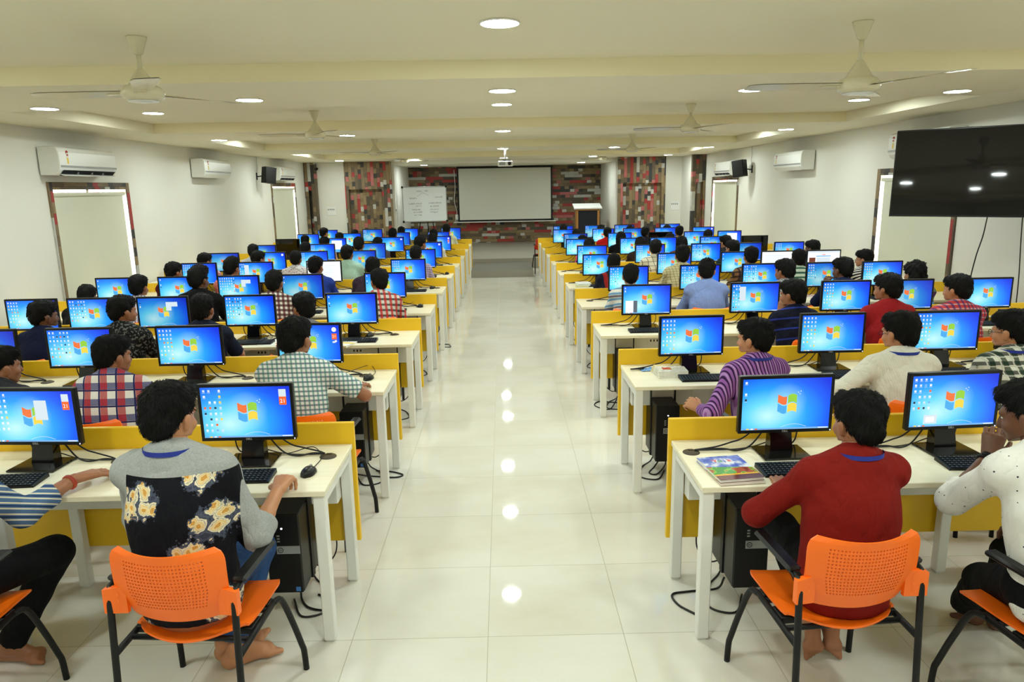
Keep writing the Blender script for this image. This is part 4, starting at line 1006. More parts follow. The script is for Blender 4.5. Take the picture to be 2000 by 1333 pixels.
# ------------------------------------------------------------------ keyboards, mice, towers
kb = MB(); kb.prism([(-.0, 0), (.0, 0), (.0, 0)], 0, 0) if False else None
kb.add([(-.22, -.065, 0), (.22, -.065, 0), (.22, .065, 0), (-.22, .065, 0), (-.219, -.064, .009), (.219, -.064, .009), (.219, .064, .02), (-.219, .064, .02)], [(3, 2, 1, 0), (4, 5, 6, 7), (0, 1, 5, 4), (1, 2, 6, 5), (2, 3, 7, 6), (3, 0, 4, 7)])
KBASE = kb.mesh('keyboard_base', [M['black']])
kk = MB()
for row in range(6):
    y = -.052+.0195*row; z = .0105+.0845*(row*.0195+.012)
    for c in range(21):
        if c in (15, 19) and False: continue
        x = -.208+.0198*c+(.004 if c > 14 else 0)
        if row == 0 and 3 <= c <= 8:
            if c == 3: kk.box(x, x+.115, y-.007, y+.007, z-.004, z+.0025)
            continue
        kk.box(x, x+.0165, y-.0078, y+.0078, z-.004, z+.0025)
KEYS = kk.mesh('keys', [M['black_matte']])
lg = MB()
rl = random.Random(2)
for row in range(6):
    for c in range(21):
        if row == 0 and 3 <= c <= 8: continue
        x = -.208+.0198*c+(.004 if c > 14 else 0)+.004; y = -.052+.0195*row+.001; z = .0105+.0845*(row*.0195+.012)+.0027
        lg.add([(x, y, z), (x+.004, y, z), (x+.004, y+.004, z+.0003), (x, y+.004, z+.0003)], [(0, 1, 2, 3)])
LEGENDS = lg.mesh('key_markings', [M['grey']])
def keyboard(X, Y, rz, label):
    r = empty('keyboard', (X, Y, DT), rz); put('keyboard_base', KBASE, r); ky = put('keys', KEYS, r); put('key_markings', LEGENDS, ky); tag(r, label, 'keyboard', 'keyboards on the desks'); return r
P = []
for i in range(9):
    t = -1+2*i/8; row = []
    for j in range(11):
        a = PI*j/10; wv = .031*math.sqrt(max(0, 1-(abs(t)**2.6)))+.0005; hgt = .036*math.sqrt(max(0, 1-abs(t+.12)**2.4)) if abs(t+.12) < 1 else 0
        row.append((wv*math.cos(a), t*.055, hgt*math.sin(a)**.8))
    P.append(row)
mb_ = MB(); mb_.grid(P); mb_.add([(0, 0, 0)]*0, []); MOUSE = mb_.mesh('mouse_body', [M['black']]); MOUSE.flip_normals()
MWH = MB().tube([(-.004, .03, .026), (.004, .03, .026)], .009, 12).mesh('scroll_wheel', [M['grey']])
def mouse(X, Y, rz, label, cable):
    r = empty('computer_mouse', (X, Y, DT), rz); put('mouse_body', MOUSE, r); put('scroll_wheel', MWH, r)
    if cable:
        inv = Matrix.Rotation(-rz, 4, 'Z'); pts = [(0, .05, .012), (0, .085, .006)]+[tuple(inv @ (Vector(p)-Vector((X, Y, DT)))) for p in cable]
        MB().tube(spline(pts), .0022, 6).build('cable', M['rubber'], r)
    tag(r, label, 'mouse', 'computer mice on the desks'); return r
TL = text_mesh('DELL', .012, M['black'], 'logo', bold=.0003)
TL.transform(Matrix.Translation((.0, -.1735, .33)) @ Matrix.Rotation(PI/2, 4, 'X'))
def tower(side, i, X, Y, z0, label):
    r = empty('computer_tower', (X, Y, z0)); s = side; H = .4
    MB().box(-.08, .08, -.165, .17, 0, H, b=.006).build('casing', M['black'], r)
    f = MB(); f.box(-.078, .078, -.172, -.163, .003, H-.003, b=.003); fp = f.build('front_panel', M['black_matte'], r)
    f = MB(); f.box(-.03, .078, -.1735, -.17, .205, .245, b=.001, M=None); f.build('silver_band', M['grey'], fp)
    f = MB(); f.tube([(-.012+.012*math.cos(t*PI/8), -.1742, .225+.012*math.sin(t*PI/8)) for t in range(16)], .0015, 5, closed=True)
    tx = [(v.co.x*.6-.012, -.1745, (v.co.z-.33)*.6+.225) for v in TL.vertices]; f.add(tx, [tuple(p.vertices) for p in TL.polygons])
    f.build('round_logo', M['black'], fp)
    MB().box(-.004, .004, -.1745, -.171, H-.07, H-.063).build('power_light', M['led'], fp)
    p = MB()
    for k in range(3): p.box(-.025, -.012, -.1735, -.171, .265+.014*k, .272+.014*k)
    p.build('front_ports', M['grey'], fp)
    MB().box(.045, .066, -.1738, -.171, .012, .034).build('sticker', M['blue_sticker'], fp)
    MB().box(-.086, .086, -.02, .02, -.006, 0).box(-.086, -.081, -.02, .02, 0, DT-.026-z0).box(.081, .086, -.02, .02, 0, DT-.026-z0).build('hanging_bracket', M['black_matte'], r)
    b = MB()
    b.tube(spline([(.02*s, .15, .02), (.0, .19, -.05), (-.04*s, .17, -z0+.008), (-.13*s, .05, -z0+.006), (-.17*s, -.12, -z0+.006), (-.06*s, -.17, -z0+.006), (.02*s, -.02, -z0+.006)]), .005, 6)
    b.tube(spline([(-.03*s, .17, .3), (-.13*s, .22, .16), (-.15*s, .2, .02), (-.08*s, .19, -.06), (.0, .17, -.02)]), .004, 6)
    b.build('power_cords', M['rubber'], r)
    tag(r, label, 'computer tower', 'computer towers under the desk ends'); return r
M['blue_sticker'] = plain('blue_sticker', (60, 120, 190), .4)

# ------------------------------------------------------------------ chairs
def chair_parts():
    parts = []
    # perforated back
    nu, nv, th = 34, 20, .006; b = MB()
    def S(u, v, d):
        wv = .150+.055*min(1, v/.45)**.8
        if v > .8: t = (v-.8)/.2; wv -= .035*(1-math.sqrt(max(0, 1-t*t)))
        x = u*wv; z = .535+.265*v+.012*u*u*v-.02*(1-v)*(1-u*u)*.6; y = -.225-.055*v-.012*math.sin(v*3)+.055*u*u*(.5+.5*v)+d
        return (x, y, z)
    for side_ in (0, 1):
        d = -th*side_
        for i in range(nu):
            for j in range(nv):
                u0, u1 = -1+2*i/nu, -1+2*(i+1)/nu; v0, v1 = j/nv, (j+1)/nv; uc, vc = (u0+u1)/2, (v0+v1)/2
                hole = 5 <= i < nu-5 and 4 <= j < nv-2 and (i+j) % 1 == 0
                if not hole: q = [S(u0, v0, d), S(u1, v0, d), S(u1, v1, d), S(u0, v1, d)]; b.add(q, [(0, 1, 2, 3) if side_ else (3, 2, 1, 0)], 0, False); continue
                o = [(u0, v0), (uc, v0), (u1, v0), (u1, vc), (u1, v1), (uc, v1), (u0, v1), (u0, vc)]
                hr = [(uc+(u-uc)*(.5 if k % 2 else .4), vc+(v-vc)*(.46 if k % 2 else .36)) for k, (u, v) in enumerate(o)]
                vs = [S(*p, d) for p in o]+[S(*p, d) for p in hr]
                fs = [(k, (k+1) % 8, 8+(k+1) % 8, 8+k) for k in range(8)]
                if not side_: fs = [tuple(reversed(f)) for f in fs]
                b.add(vs, fs, 0, False)
                if side_: b.add([S(*p, 0) for p in hr]+[S(*p, -th) for p in hr], [(k, 8+k, 8+(k+1) % 8, (k+1) % 8) for k in range(8)], 0, False)
    edge = [(-1+2*i/nu, 0) for i in range(nu)]+[(1, j/nv) for j in range(nv)]+[(1-2*i/nu, 1) for i in range(nu)]+[(-1, 1-j/nv) for j in range(nv)]
    n = len(edge); b.add([S(*p, 0) for p in edge]+[S(*p, -th) for p in edge], [(k, n+k, n+(k+1) % n, (k+1) % n) for k in range(n)], 0, False)
    for s in (-1, 1):
        b.add([(s*.165, -.215, .555), (s*.24, -.222, .562), (s*.24, -.222, .652), (s*.165, -.215, .66), (s*.165, -.232, .555), (s*.24, -.249, .562), (s*.24, -.249, .652), (s*.165, -.232, .66)], [(0, 1, 2, 3), (7, 6, 5, 4), (0, 4, 5, 1), (1, 5, 6, 2), (2, 6, 7, 3), (3, 7, 4, 0)])
        for k in range(3): b.lathe([(.008, 0), (.006, -.003), (0, -.004)], 10, 0, M=Matrix.Translation((s*.195, -.239, .58+.026*k)) @ Matrix.Rotation(PI/2, 4, 'X'))
        b.lathe([(.004, 0), (0, .001)], 8, 1, M=Matrix.Translation((s*.222, -.246, .608)) @ Matrix.Rotation(PI/2, 4, 'X'))
    parts.append(('backrest', b.mesh('backrest', [M['orange'], M['black']])))
    b = MB(); P = []; Q = []
    for i in range(15):
        v = i/14; y = -.215+.44*v; row = []; row2 = []
        wv = .215*(1-.32*max(0, (.28-v)/.28)**2)*(1-.1*max(0, (v-.8)/.2)**2)
        for j in range(13):
            u = -1+j/6; z = .436+.02*u*u*(1-v*.5)-.022*max(0, (v-.75)/.25)**2-.01*math.sin(v*PI)
            row.append((u*wv, y+.03*(u*u)*(1 if v < .15 else 0), z)); row2.append((u*wv, y+.03*(u*u)*(1 if v < .15 else 0), z-.009))
        P.append(row); Q.append(list(reversed(row2)))
    b.grid([list(reversed(r)) for r in P]); b.grid([list(reversed(r)) for r in Q])
    e1 = P[0]+[r[-1] for r in P[1:]]+list(reversed(P[-1][:-1]))+[r[0] for r in reversed(P[1:-1])]
    n = len(e1); b.add(e1+[(x, y, z-.009) for x, y, z in e1], [(k, (k+1) % n, n+(k+1) % n, n+k) for k in range(n)][:], 0, False)
    parts.append(('seat', b.mesh('seat', [M['orange']])))
    for s in (-1, 1):
        parts.append(('leg', MB().tube([(s*.228, -.275, 0), (s*.226, -.255, .3), (s*.224, -.236, .6), (s*.224, -.222, .645)], .0125, 10).mesh('leg', [M['black_matte']])))
        parts.append(('leg', MB().tube(spline([(s*.226, .06, .415), (s*.236, .12, .395), (s*.252, .17, .27), (s*.266, .215, .13), (s*.27, .225, .09), (s*.272, .23, 0)], 4), .0125, 10).mesh('leg', [M['black_matte']])))
        parts.append(('armrest', MB().box(*sorted((s*.2, s*.252)), -.2, .09, .655, .678, b=.009).tube(spline([(s*.224, -.235, .60), (s*.227, -.228, .645), (s*.228, -.17, .657)], 4), .011, 8).mesh('armrest', [M['black']])))
    f = MB()
    for s in (-1, 1): f.tube([(s*.225, -.25, .4), (s*.226, .07, .415)], .0125, 8); f.box(*sorted((s*.16, s*.222)), -.12, -.04, .4, .428, b=.003); f.box(*sorted((s*.16, s*.222)), .03, .08, .4, .428, b=.003)
    f.tube([(-.224, .02, .412), (.224, .02, .412)], .011, 8); f.tube([(-.224, -.15, .405), (.224, -.15, .405)], .011, 8)
    parts.append(('seat_frame', f.mesh('seat_frame', [M['black_matte']])))
    return parts
CHAIR = chair_parts()
def chair(loc, rz, label, red=False):
    r = empty('chair', (loc[0], loc[1], 0), rz)
    for n, me in CHAIR:
        o = put(n, me, r)
        if red and n in ('seat', 'backrest'): o.material_slots[0].link = 'OBJECT'; o.material_slots[0].material = M['red_plastic']
    tag(r, label, 'chair', 'plastic chairs at the desks'); return r
# ------------------------------------------------------------------ who and what is where: (photo x of the monitor, what it shows, turn)
MON = {(-1, 0): [(485, 'cal', 0), (68, 'calpane', -.06)], (-1, 1): [(606, 'clock', -.05), (373, 'icons', 0), (160, 'many', 0), (-26, 'deep', 0)],
       (-1, 2): [(688, 'few', 0), (490, 'many', 0), (321, 'two', 0), (186, 'many', 0), (66, 'icons', 0)], (-1, 3): [(753, 'few', 0), (592, 'deep', 0), (468, 'pane', 0), (352, 'few', 0), (231, 'few', 0)],
       (-1, 4): [(798, 'icons', 0), (634, 'doc', 0), (501, 'list', 0), (391, 'icons', 0)], (-1, 5): [(822, 'few', 0), (706, 'deepicons', 0), (611, 'icons', .2), (530, 'dot', 0), (439, 'deep', 0)],
       (-1, 6): [(838, 'dot', 0), (728, 'deep', 0), (629, 'icons', 0), (514, 'deep', 0)], (-1, 7): [(858, 'clock', 0), (766, 'dot', 0), (654, 'big', 0), (563, 'off', 0)],
       (-1, 8): [(857, 'deep', 0), (780, 'deep', 0), (685, 'bright', 0), (603, 'few', 0)], (-1, 9): [(881, 'deep', 0), (798, 'few', 0), (728, 'deepicons', 0), (641, 'few', 0)],
       (1, 0): [(1532, 'few', .03), (1857, 'small', .06)], (1, 1): [(1349, 'icons', .04), (1623, 'icons', 0), (1846, 'icons', 0), (2008, 'off', 0)],
       (1, 2): [(1262, 'menu', 0), (1473, 'list', 0), (1650, 'icons', 0), (1772, 'deep', 0), (1926, 'few', 0)], (1, 3): [(1227, 'lightdoc', 0), (1366, 'many', 0), (1487, 'many', 0), (1612, 'deepicons', 0), (1721, 'icons', 0)],
       (1, 4): [(1171, 'lightdoc', 0), (1316, 'icons', 0), (1440, 'few', 0), (1518, 'doc', 0), (1607, 'web', 0)], (1, 5): [(1156, 'bright', 0), (1269, 'icons', 0), (1378, 'many', 0), (1458, 'deep', 0), (1540, 'icons', 0)],
       (1, 6): [(1131, 'lightdoc', 0), (1236, 'lightdoc', 0), (1295, 'lightdoc', 0), (1392, 'many', 0), (1473, 'off', 0)], (1, 7): [(1124, 'deepicons', 0), (1210, 'bright', 0), (1289, 'off', 0), (1358, 'icons', 0), (1424, 'big', 0)],
       (1, 8): [(1101, 'icons', 0), (1178, 'lightdoc', 0), (1238, 'deep', 0), (1299, 'icons', 0), (1373, 'dot', 0)], (1, 9): [(1100, 'deepicons', 0), (1161, 'deepicons', 0), (1219, 'deepicons', 0), (1308, 'icons', 0)]}
ROWY = {-1: RL, 1: RR}
MPOS = {}
for (side, i), lst in MON.items():
    Y = ROWY[side][i]-.225; out = []
    for k, (x, kind, rz) in enumerate(lst):
        p = at_y(x, 500, Y); p = at_y(x, 500+(500-500), Y)
        # follow the lean of the picture: take the point at the screen's own height
        for _ in range(3):
            d = p - Vector(EYE.tolist()); q_ = Vector((p.x, Y, DT+.25))
            v = np.array([q_.x, q_.y, q_.z])-EYE; yy = 666.5-FOC*(v@UP)/(v@FW); p = at_y(x, yy, Y)
        out.append((p.x, Y, rz, kind))
    MPOS[side, i] = out
    make_desk(side, i, [x+(.35 if side < 0 else -.42) for (x, _, _, _) in out if abs(x+(.35 if side < 0 else -.42)) > abs(x_end(side, Y))+.05])
    for k, (x, Y_, rz, kind) in enumerate(out): monitor(side, i, k, kind, x, Y_, rz)

# keyboards and mice
def kb_label(side, i, k): return f'black keyboard in front of the monitor {NTH[k]} from the aisle, {ORD[i]} {sidename(side)} desk'
for (side, i), out in MPOS.items():
    for k, (x, Y, rz, kind) in enumerate(out):
        if i < 4 or k == 0:
            if (side, i, k) == (1, 0, 1): keyboard(at_z(1895, 885, DT).x, Y-.2, -.06, kb_label(side, i, k)); continue
            dx = {(-1, 0, 0): -.06, (-1, 0, 1): -.1, (1, 0, 0): .04, (1, 1, 0): .1, (1, 1, 1): .1, (1, 2, 0): .03, (-1, 1, 0): .05}.get((side, i, k), .02)
            keyboard(x+dx, Y-.225+(.0 if i else .01), {(-1, 0, 1): .06, (1, 0, 0): 0.03, (-1, 0, 0): .02}.get((side, i, k), 0), kb_label(side, i, k))
def mlabel(t): return t
def mouse_px(px, py, rz, label, side, i, k, loop=True):
    p = at_z(px, py, DT); mx, my, _, _ = MPOS[side, i][k]
    s = 1 if side < 0 else -1
    mouse(p.x, p.y, rz, label, [(p.x+.01*s, p.y+.2, DT+.006), (p.x-.05*s, p.y+.27, DT+.03), ((p.x+mx)/2, my+.04, DT+.02), (mx+.05*s, my+.09, DT+.02)] if loop else None)
mouse_px(603, 926, -.12, 'black mouse on bare desktop at the aisle end of the nearest left desk', -1, 0, 0)
mouse_px(720, 741, -.2, 'black mouse under the hand of the person in teal checks', -1, 1, 0)
mouse_px(723, 657, -.1, 'black mouse at the aisle end of the third left desk', -1, 2, 0)
mouse_px(516, 668, -.3, 'black mouse beside papers on the third left desk', -1, 2, 1)
mouse_px(821, 600, 0, 'small black mouse at the aisle end of the fourth left desk', -1, 3, 0)
mouse_px(844, 564, 0, 'small black mouse at the aisle end of the fifth left desk', -1, 4, 0)
mouse_px(873, 536, 0, 'tiny black mouse at the aisle end of the sixth left desk', -1, 5, 0)
# towers at the aisle ends
TX = {(-1, 0): .27, (-1, 1): .27, (-1, 2): .27, (-1, 3): .27, (-1, 4): .27, (1, 0): .3, (1, 1): .27, (1, 2): .27, (1, 3): .27, (1, 4): .27}
for (side, i), d in TX.items():
    Y = ROWY[side][i]
    tower(side, i, x_end(side, Y)+side*d, Y-.2 if i else Y-.22, .13, f'black computer tower hung under the aisle end of the {ORD[i]} {sidename(side)} desk')

# ------------------------------------------------------------------ people
def spine(sp):
    a, hb, side = sp.get('lean', .08), sp.get('neck', .12), sp.get('side', 0.0)
    n = lambda v: v/np.linalg.norm(v)
    H = np.array([0, 0, .56])+.28*n(np.array([math.sin(side), math.sin(a), math.cos(a)]))+.205*n(np.array([math.sin(side)*1.2, math.sin(a+.16), math.cos(a+.16)]))+.148*n(np.array([math.sin(side), math.sin(a+hb), math.cos(a+hb)]))
    return H, H[2]+.138*sp.get('head', 1.0)
def head_world(px_, py_, Y):
    p = at_y(px_, py_, Y); c = at_y(px_, py_+.12*FOC/(Y*.98+.2), Y); return c.x, p.z
BODY = {}
def near_person(px_, ptop, Y, label, shirt, sp, trousers=None, skin=None, fine=True, chair_rz=0.0, chair_label=None, chair_off=(0, 0)):
    hx, ztop = head_world(px_, ptop, Y); H, top = spine(sp); s = min(1.1, max(.9, ztop/top)); rz = sp.get('rz', 0.0)
    cz, sz = math.cos(rz), math.sin(rz)
    root = np.array([hx-s*(cz*H[0]-sz*H[1]), Y-s*(sz*H[0]+cz*H[1]), 0.0])
    def loc(v):
        d = (np.asarray(v, float)-root)/s; return np.array([cz*d[0]+sz*d[1], -sz*d[0]+cz*d[1], d[2]])
    sp = dict(sp)
    for k in ('L', 'R', 'LL', 'RL'):
        if k in sp: sp[k] = {a: (loc(b) if a in ('w', 'ank', 'heel', 'toe', 'knee') and not sp[k].get('local') else b) for a, b in sp[k].items()}
    m = make_person('near', sp, fine)
    o = add_person(label, m, tuple(root), rz, s, shirt, trousers, skin)
    if chair_label: chair((root[0]+chair_off[0], root[1]+.045+chair_off[1]), rz+chair_rz, chair_label)
    return o
def at(*a): return np.array(at_y(*a))
def az(*a): return np.array(at_z(*a))

near_person(331, 747, 2.6, 'person in grey shirt with black floral back panel, nearest left, typing', sh_floral('floral_panel_shirt'),
    dict(lean=.12, neck=.16, yaw=-.2, pitch=.16, side=-.11, sleeve='roll', lanyard=True, rz=-.05, build=1.04,
         R=dict(w=at(543, 958, 2.81), f=(0, 1, .22), curl=(.85, .9, .6), hint=(.3, -.25, -1)), L=dict(w=(-.2, .46, .76), local=True),
         RL=dict(ank=az(462, 1262, .1), heel=az(450, 1290, .035), toe=az(548, 1262, .025), hint=(.12, 1, .7)), LL=dict(ank=az(440, 1254, .11), heel=az(437, 1274, .045), toe=az(528, 1236, .075), hint=(-.1, 1, .7))),
    trousers=JEANS, skin=SKIN_L, chair_rz=-.02, chair_label='orange chair under the person in the floral back shirt', chair_off=(.035, .0))
near_person(-185, 770, 2.55, 'person in blue striped shirt cut off at the left edge, orange bracelet', sh_stripes('blue_striped_shirt', (84, 112, 150), (222, 214, 190), 42, .28, 2, (40, 60, 100), .5),
    dict(lean=.16, neck=.2, yaw=.1, sleeve='fore', wrist=(1, emit('coral_band_glow', (255, 88, 48), .25), 'bracelet'),  # bracelet colour is a faint added glow on a black base
         R=dict(w=az(146, 936, .785), f=(.62, .78, -.02), curl=(.2, .45, .4), spread=.12, hint=(-.1, -.6, -.9)), L=dict(w=(-.15, .5, .78), local=True),
         RL=dict(ank=az(20, 1262, .09), heel=az(-15, 1275, .035), toe=az(94, 1284, .02), knee=at(108, 1080, 2.86)), LL=dict(ank=az(-120, 1240, .09), local=False)),
    skin=SKIN, chair_label='orange chair with black legs cut off at the left edge', chair_off=(.06, .03))
near_person(1675, 764, 2.58, 'person in dark red shirt, nearest right, sitting square to the desk', sh_plain('dark_red_shirt', (124, 24, 17)),
    dict(lean=.12, neck=.16, yaw=.16, pitch=.12, side=.12, sleeve='long', lanyard=True, rz=.05, build=1.04,
         L=dict(w=at(1528, 957, 2.80), f=(.3, 1, .15), curl=(.35, .6, .5), hint=(-1, -.35, -.55)), R=dict(w=(.1, .5, .79), local=True, hint=(1.2, -.3, -.4)),
         LL=dict(toe=az(1588, 1287, .015), heel=az(1588, 1287, .015)+np.array([0, .035, .16]), ank=az(1588, 1287, .015)+np.array([0.01, .1, .155])),
         RL=dict(toe=az(1628, 1285, .015), heel=az(1628, 1285, .015)+np.array([0, .045, .12]), ank=az(1628, 1285, .015)+np.array([0.0, .1, .13]))),
    skin=SKIN, chair_rz=.03, chair_label='orange chair under the person in the dark red shirt', chair_off=(-.05, 0))
near_person(2014, 742, 2.52, 'person in white printed shirt at the right edge, hand raised to face', sh_dots('white_printed_shirt', (224, 222, 214), (66, 66, 74), 34, .12),
    dict(lean=.26, neck=.3, yaw=.55, pitch=.3, sleeve='roll', rz=.12, wrist=(-1, M['black_matte'], 'watch'),
         L=dict(w=at(1932, 893, 2.72), f=(.35, .25, .9), n=(.6, .6, -.3), curl=(.6, .8, .6), hint=(-.9, -.1, -.8)), R=dict(w=(.2, .33, .64), local=True),
         LL=dict(ank=az(1880, 1180, .085), toe=az(1862, 1195, .02), heel=az(1905, 1205, .035)), RL=dict(ank=az(1935, 1192, .085), heel=az(1945, 1215, .035), toe=az(1962, 1160, .02))),
    skin=SKIN_D, chair_rz=.06, chair_label='orange chair cut off at the right edge, under the white printed shirt', chair_off=(.02, 0))
# second row
near_person(577, 619, 4.12, 'person in teal and navy checked shirt reaching for a mouse', sh_check('teal_checked_shirt', (228, 230, 226), (52, 128, 120), (34, 38, 88), 36, .4, 36, .4, .7),
    dict(lean=.14, neck=.16, yaw=-.32, sleeve='short', build=1.02, R=dict(w=az(694, 757, .772), f=(.28, 1, -.02), curl=(.25, .5, .4), hint=(.9, -.35, -.5))), skin=SKIN,
    chair_label='orange chair with black legs by the aisle under teal checked shirt', chair_off=(.1, 0), chair_rz=-.08)
near_person(221, 655, 4.10, 'bearded person in red, blue and white plaid shirt, second left desk', sh_check('red_blue_plaid_shirt', (226, 222, 218), (176, 30, 36), (44, 52, 120), 10, .42, 10, .42, .82, (40, 40, 90)),
    dict(lean=.22, neck=.2, yaw=-.55, sleeve='long', R=dict(w=az(322, 760, .772), f=(.4, 1, -.05), hint=(.7, -.4, -.6))), skin=SKIN, chair_label='orange chair under the red, blue and white plaid shirt')
near_person(4, 676, 4.08, 'dark-haired person leaning at the left edge, second left desk', sh_plain('dark_grey_shirt', (44, 44, 50)), dict(lean=.32, neck=.25, yaw=-.6, sleeve='short'), skin=SKIN, chair_label='orange chair under the leaning person at the left edge')
near_person(1473, 622, 4.12, 'person in purple striped shirt, head turned left, second right desk', sh_stripes('purple_striped_shirt', (146, 92, 164), (52, 28, 70), 46, .36, 0, (176, 136, 192)),
    dict(lean=.1, neck=.12, yaw=.5, sleeve='long', rz=.25, lanyard=True, L=dict(w=at(1368, 800, 4.18), f=(-.4, .6, .3), n=(.5, .3, -.6), curl=(.9, 1, .8), hint=(-.6, -.6, -.6))), skin=SKIN_L, chair_label='orange chair under the purple striped shirt', chair_rz=-.1)
near_person(1757, 609, 4.10, 'person in off-white shirt with blue lanyard and watch, second right desk', sh_stripes('off_white_shirt', (222, 218, 206), (214, 210, 198), 90, .3, 0),
    dict(lean=.14, neck=.14, yaw=.4, sleeve='roll', lanyard=True, glasses=True, build=1.04, wrist=(-1, M['black_matte'], 'watch'), L=dict(w=az(1652, 757, .775), f=(-.2, 1, -.05), hint=(-.9, -.35, -.5))), skin=SKIN_L, chair_label='orange chair under the off-white shirt with blue lanyard')
near_person(1975, 606, 4.10, 'person in green, black and white checked shirt with glasses at right edge', sh_check('green_checked_shirt', (216, 216, 204), (22, 50, 34), (24, 34, 30), 17, .42, 17, .42, .85, (200, 200, 190)),
    dict(lean=.14, neck=.18, yaw=.55, sleeve='short', glasses=True, lanyard=True), skin=SKIN_L, chair_label='orange chair under the green checked shirt at the right edge')
near_person(1548, 546, 5.72, 'person in navy shirt with blue stripes resting chin on hand', sh_stripes('navy_striped_shirt', (18, 20, 38), (36, 52, 140), 11, .16, 2),
    dict(lean=.16, neck=.12, yaw=.5, sleeve='short', collar=True, rz=.2, L=dict(w=at(1524, 612, 5.84), f=(.25, -.05, 1), n=(.6, .5, 0), curl=(.7, .9, .6), hint=(-.5, .2, -1))), skin=SKIN, chair_label='orange chair under the navy striped shirt')

TPL = dict(up=dict(lean=.08, neck=.1), low=dict(lean=.34, neck=.3, pitch=.3), right=dict(lean=.12, neck=.14, yaw=-.55), left=dict(lean=.12, neck=.14, yaw=.55), glass=dict(lean=.14, neck=.16, yaw=.75, glasses=True),
           chin=dict(lean=.16, neck=.12, yaw=.5, L=dict(w=(-.12, .28, .98), f=(.3, .1, 1), n=(.6, .5, 0), curl=(.7, .9, .6), hint=(-.5, .2, -1))), tall=dict(lean=.08, neck=.1, yaw=-.3, style='tall'), long=dict(lean=.12, neck=.16, yaw=.1, style='long', collar=False, sleeve='fore'), curly=dict(lean=.16, neck=.16, yaw=.3, style='curly'),
           sleeves=dict(lean=.12, neck=.12, yaw=-.2, sleeve='long'), sleeves_low=dict(lean=.3, neck=.28, yaw=-.3, sleeve='long', pitch=.25))
for k, v in TPL.items():
    m = make_person(k, v); BODY[k] = (m, *spine(v))
P_ = sh_plain; K_ = sh_check
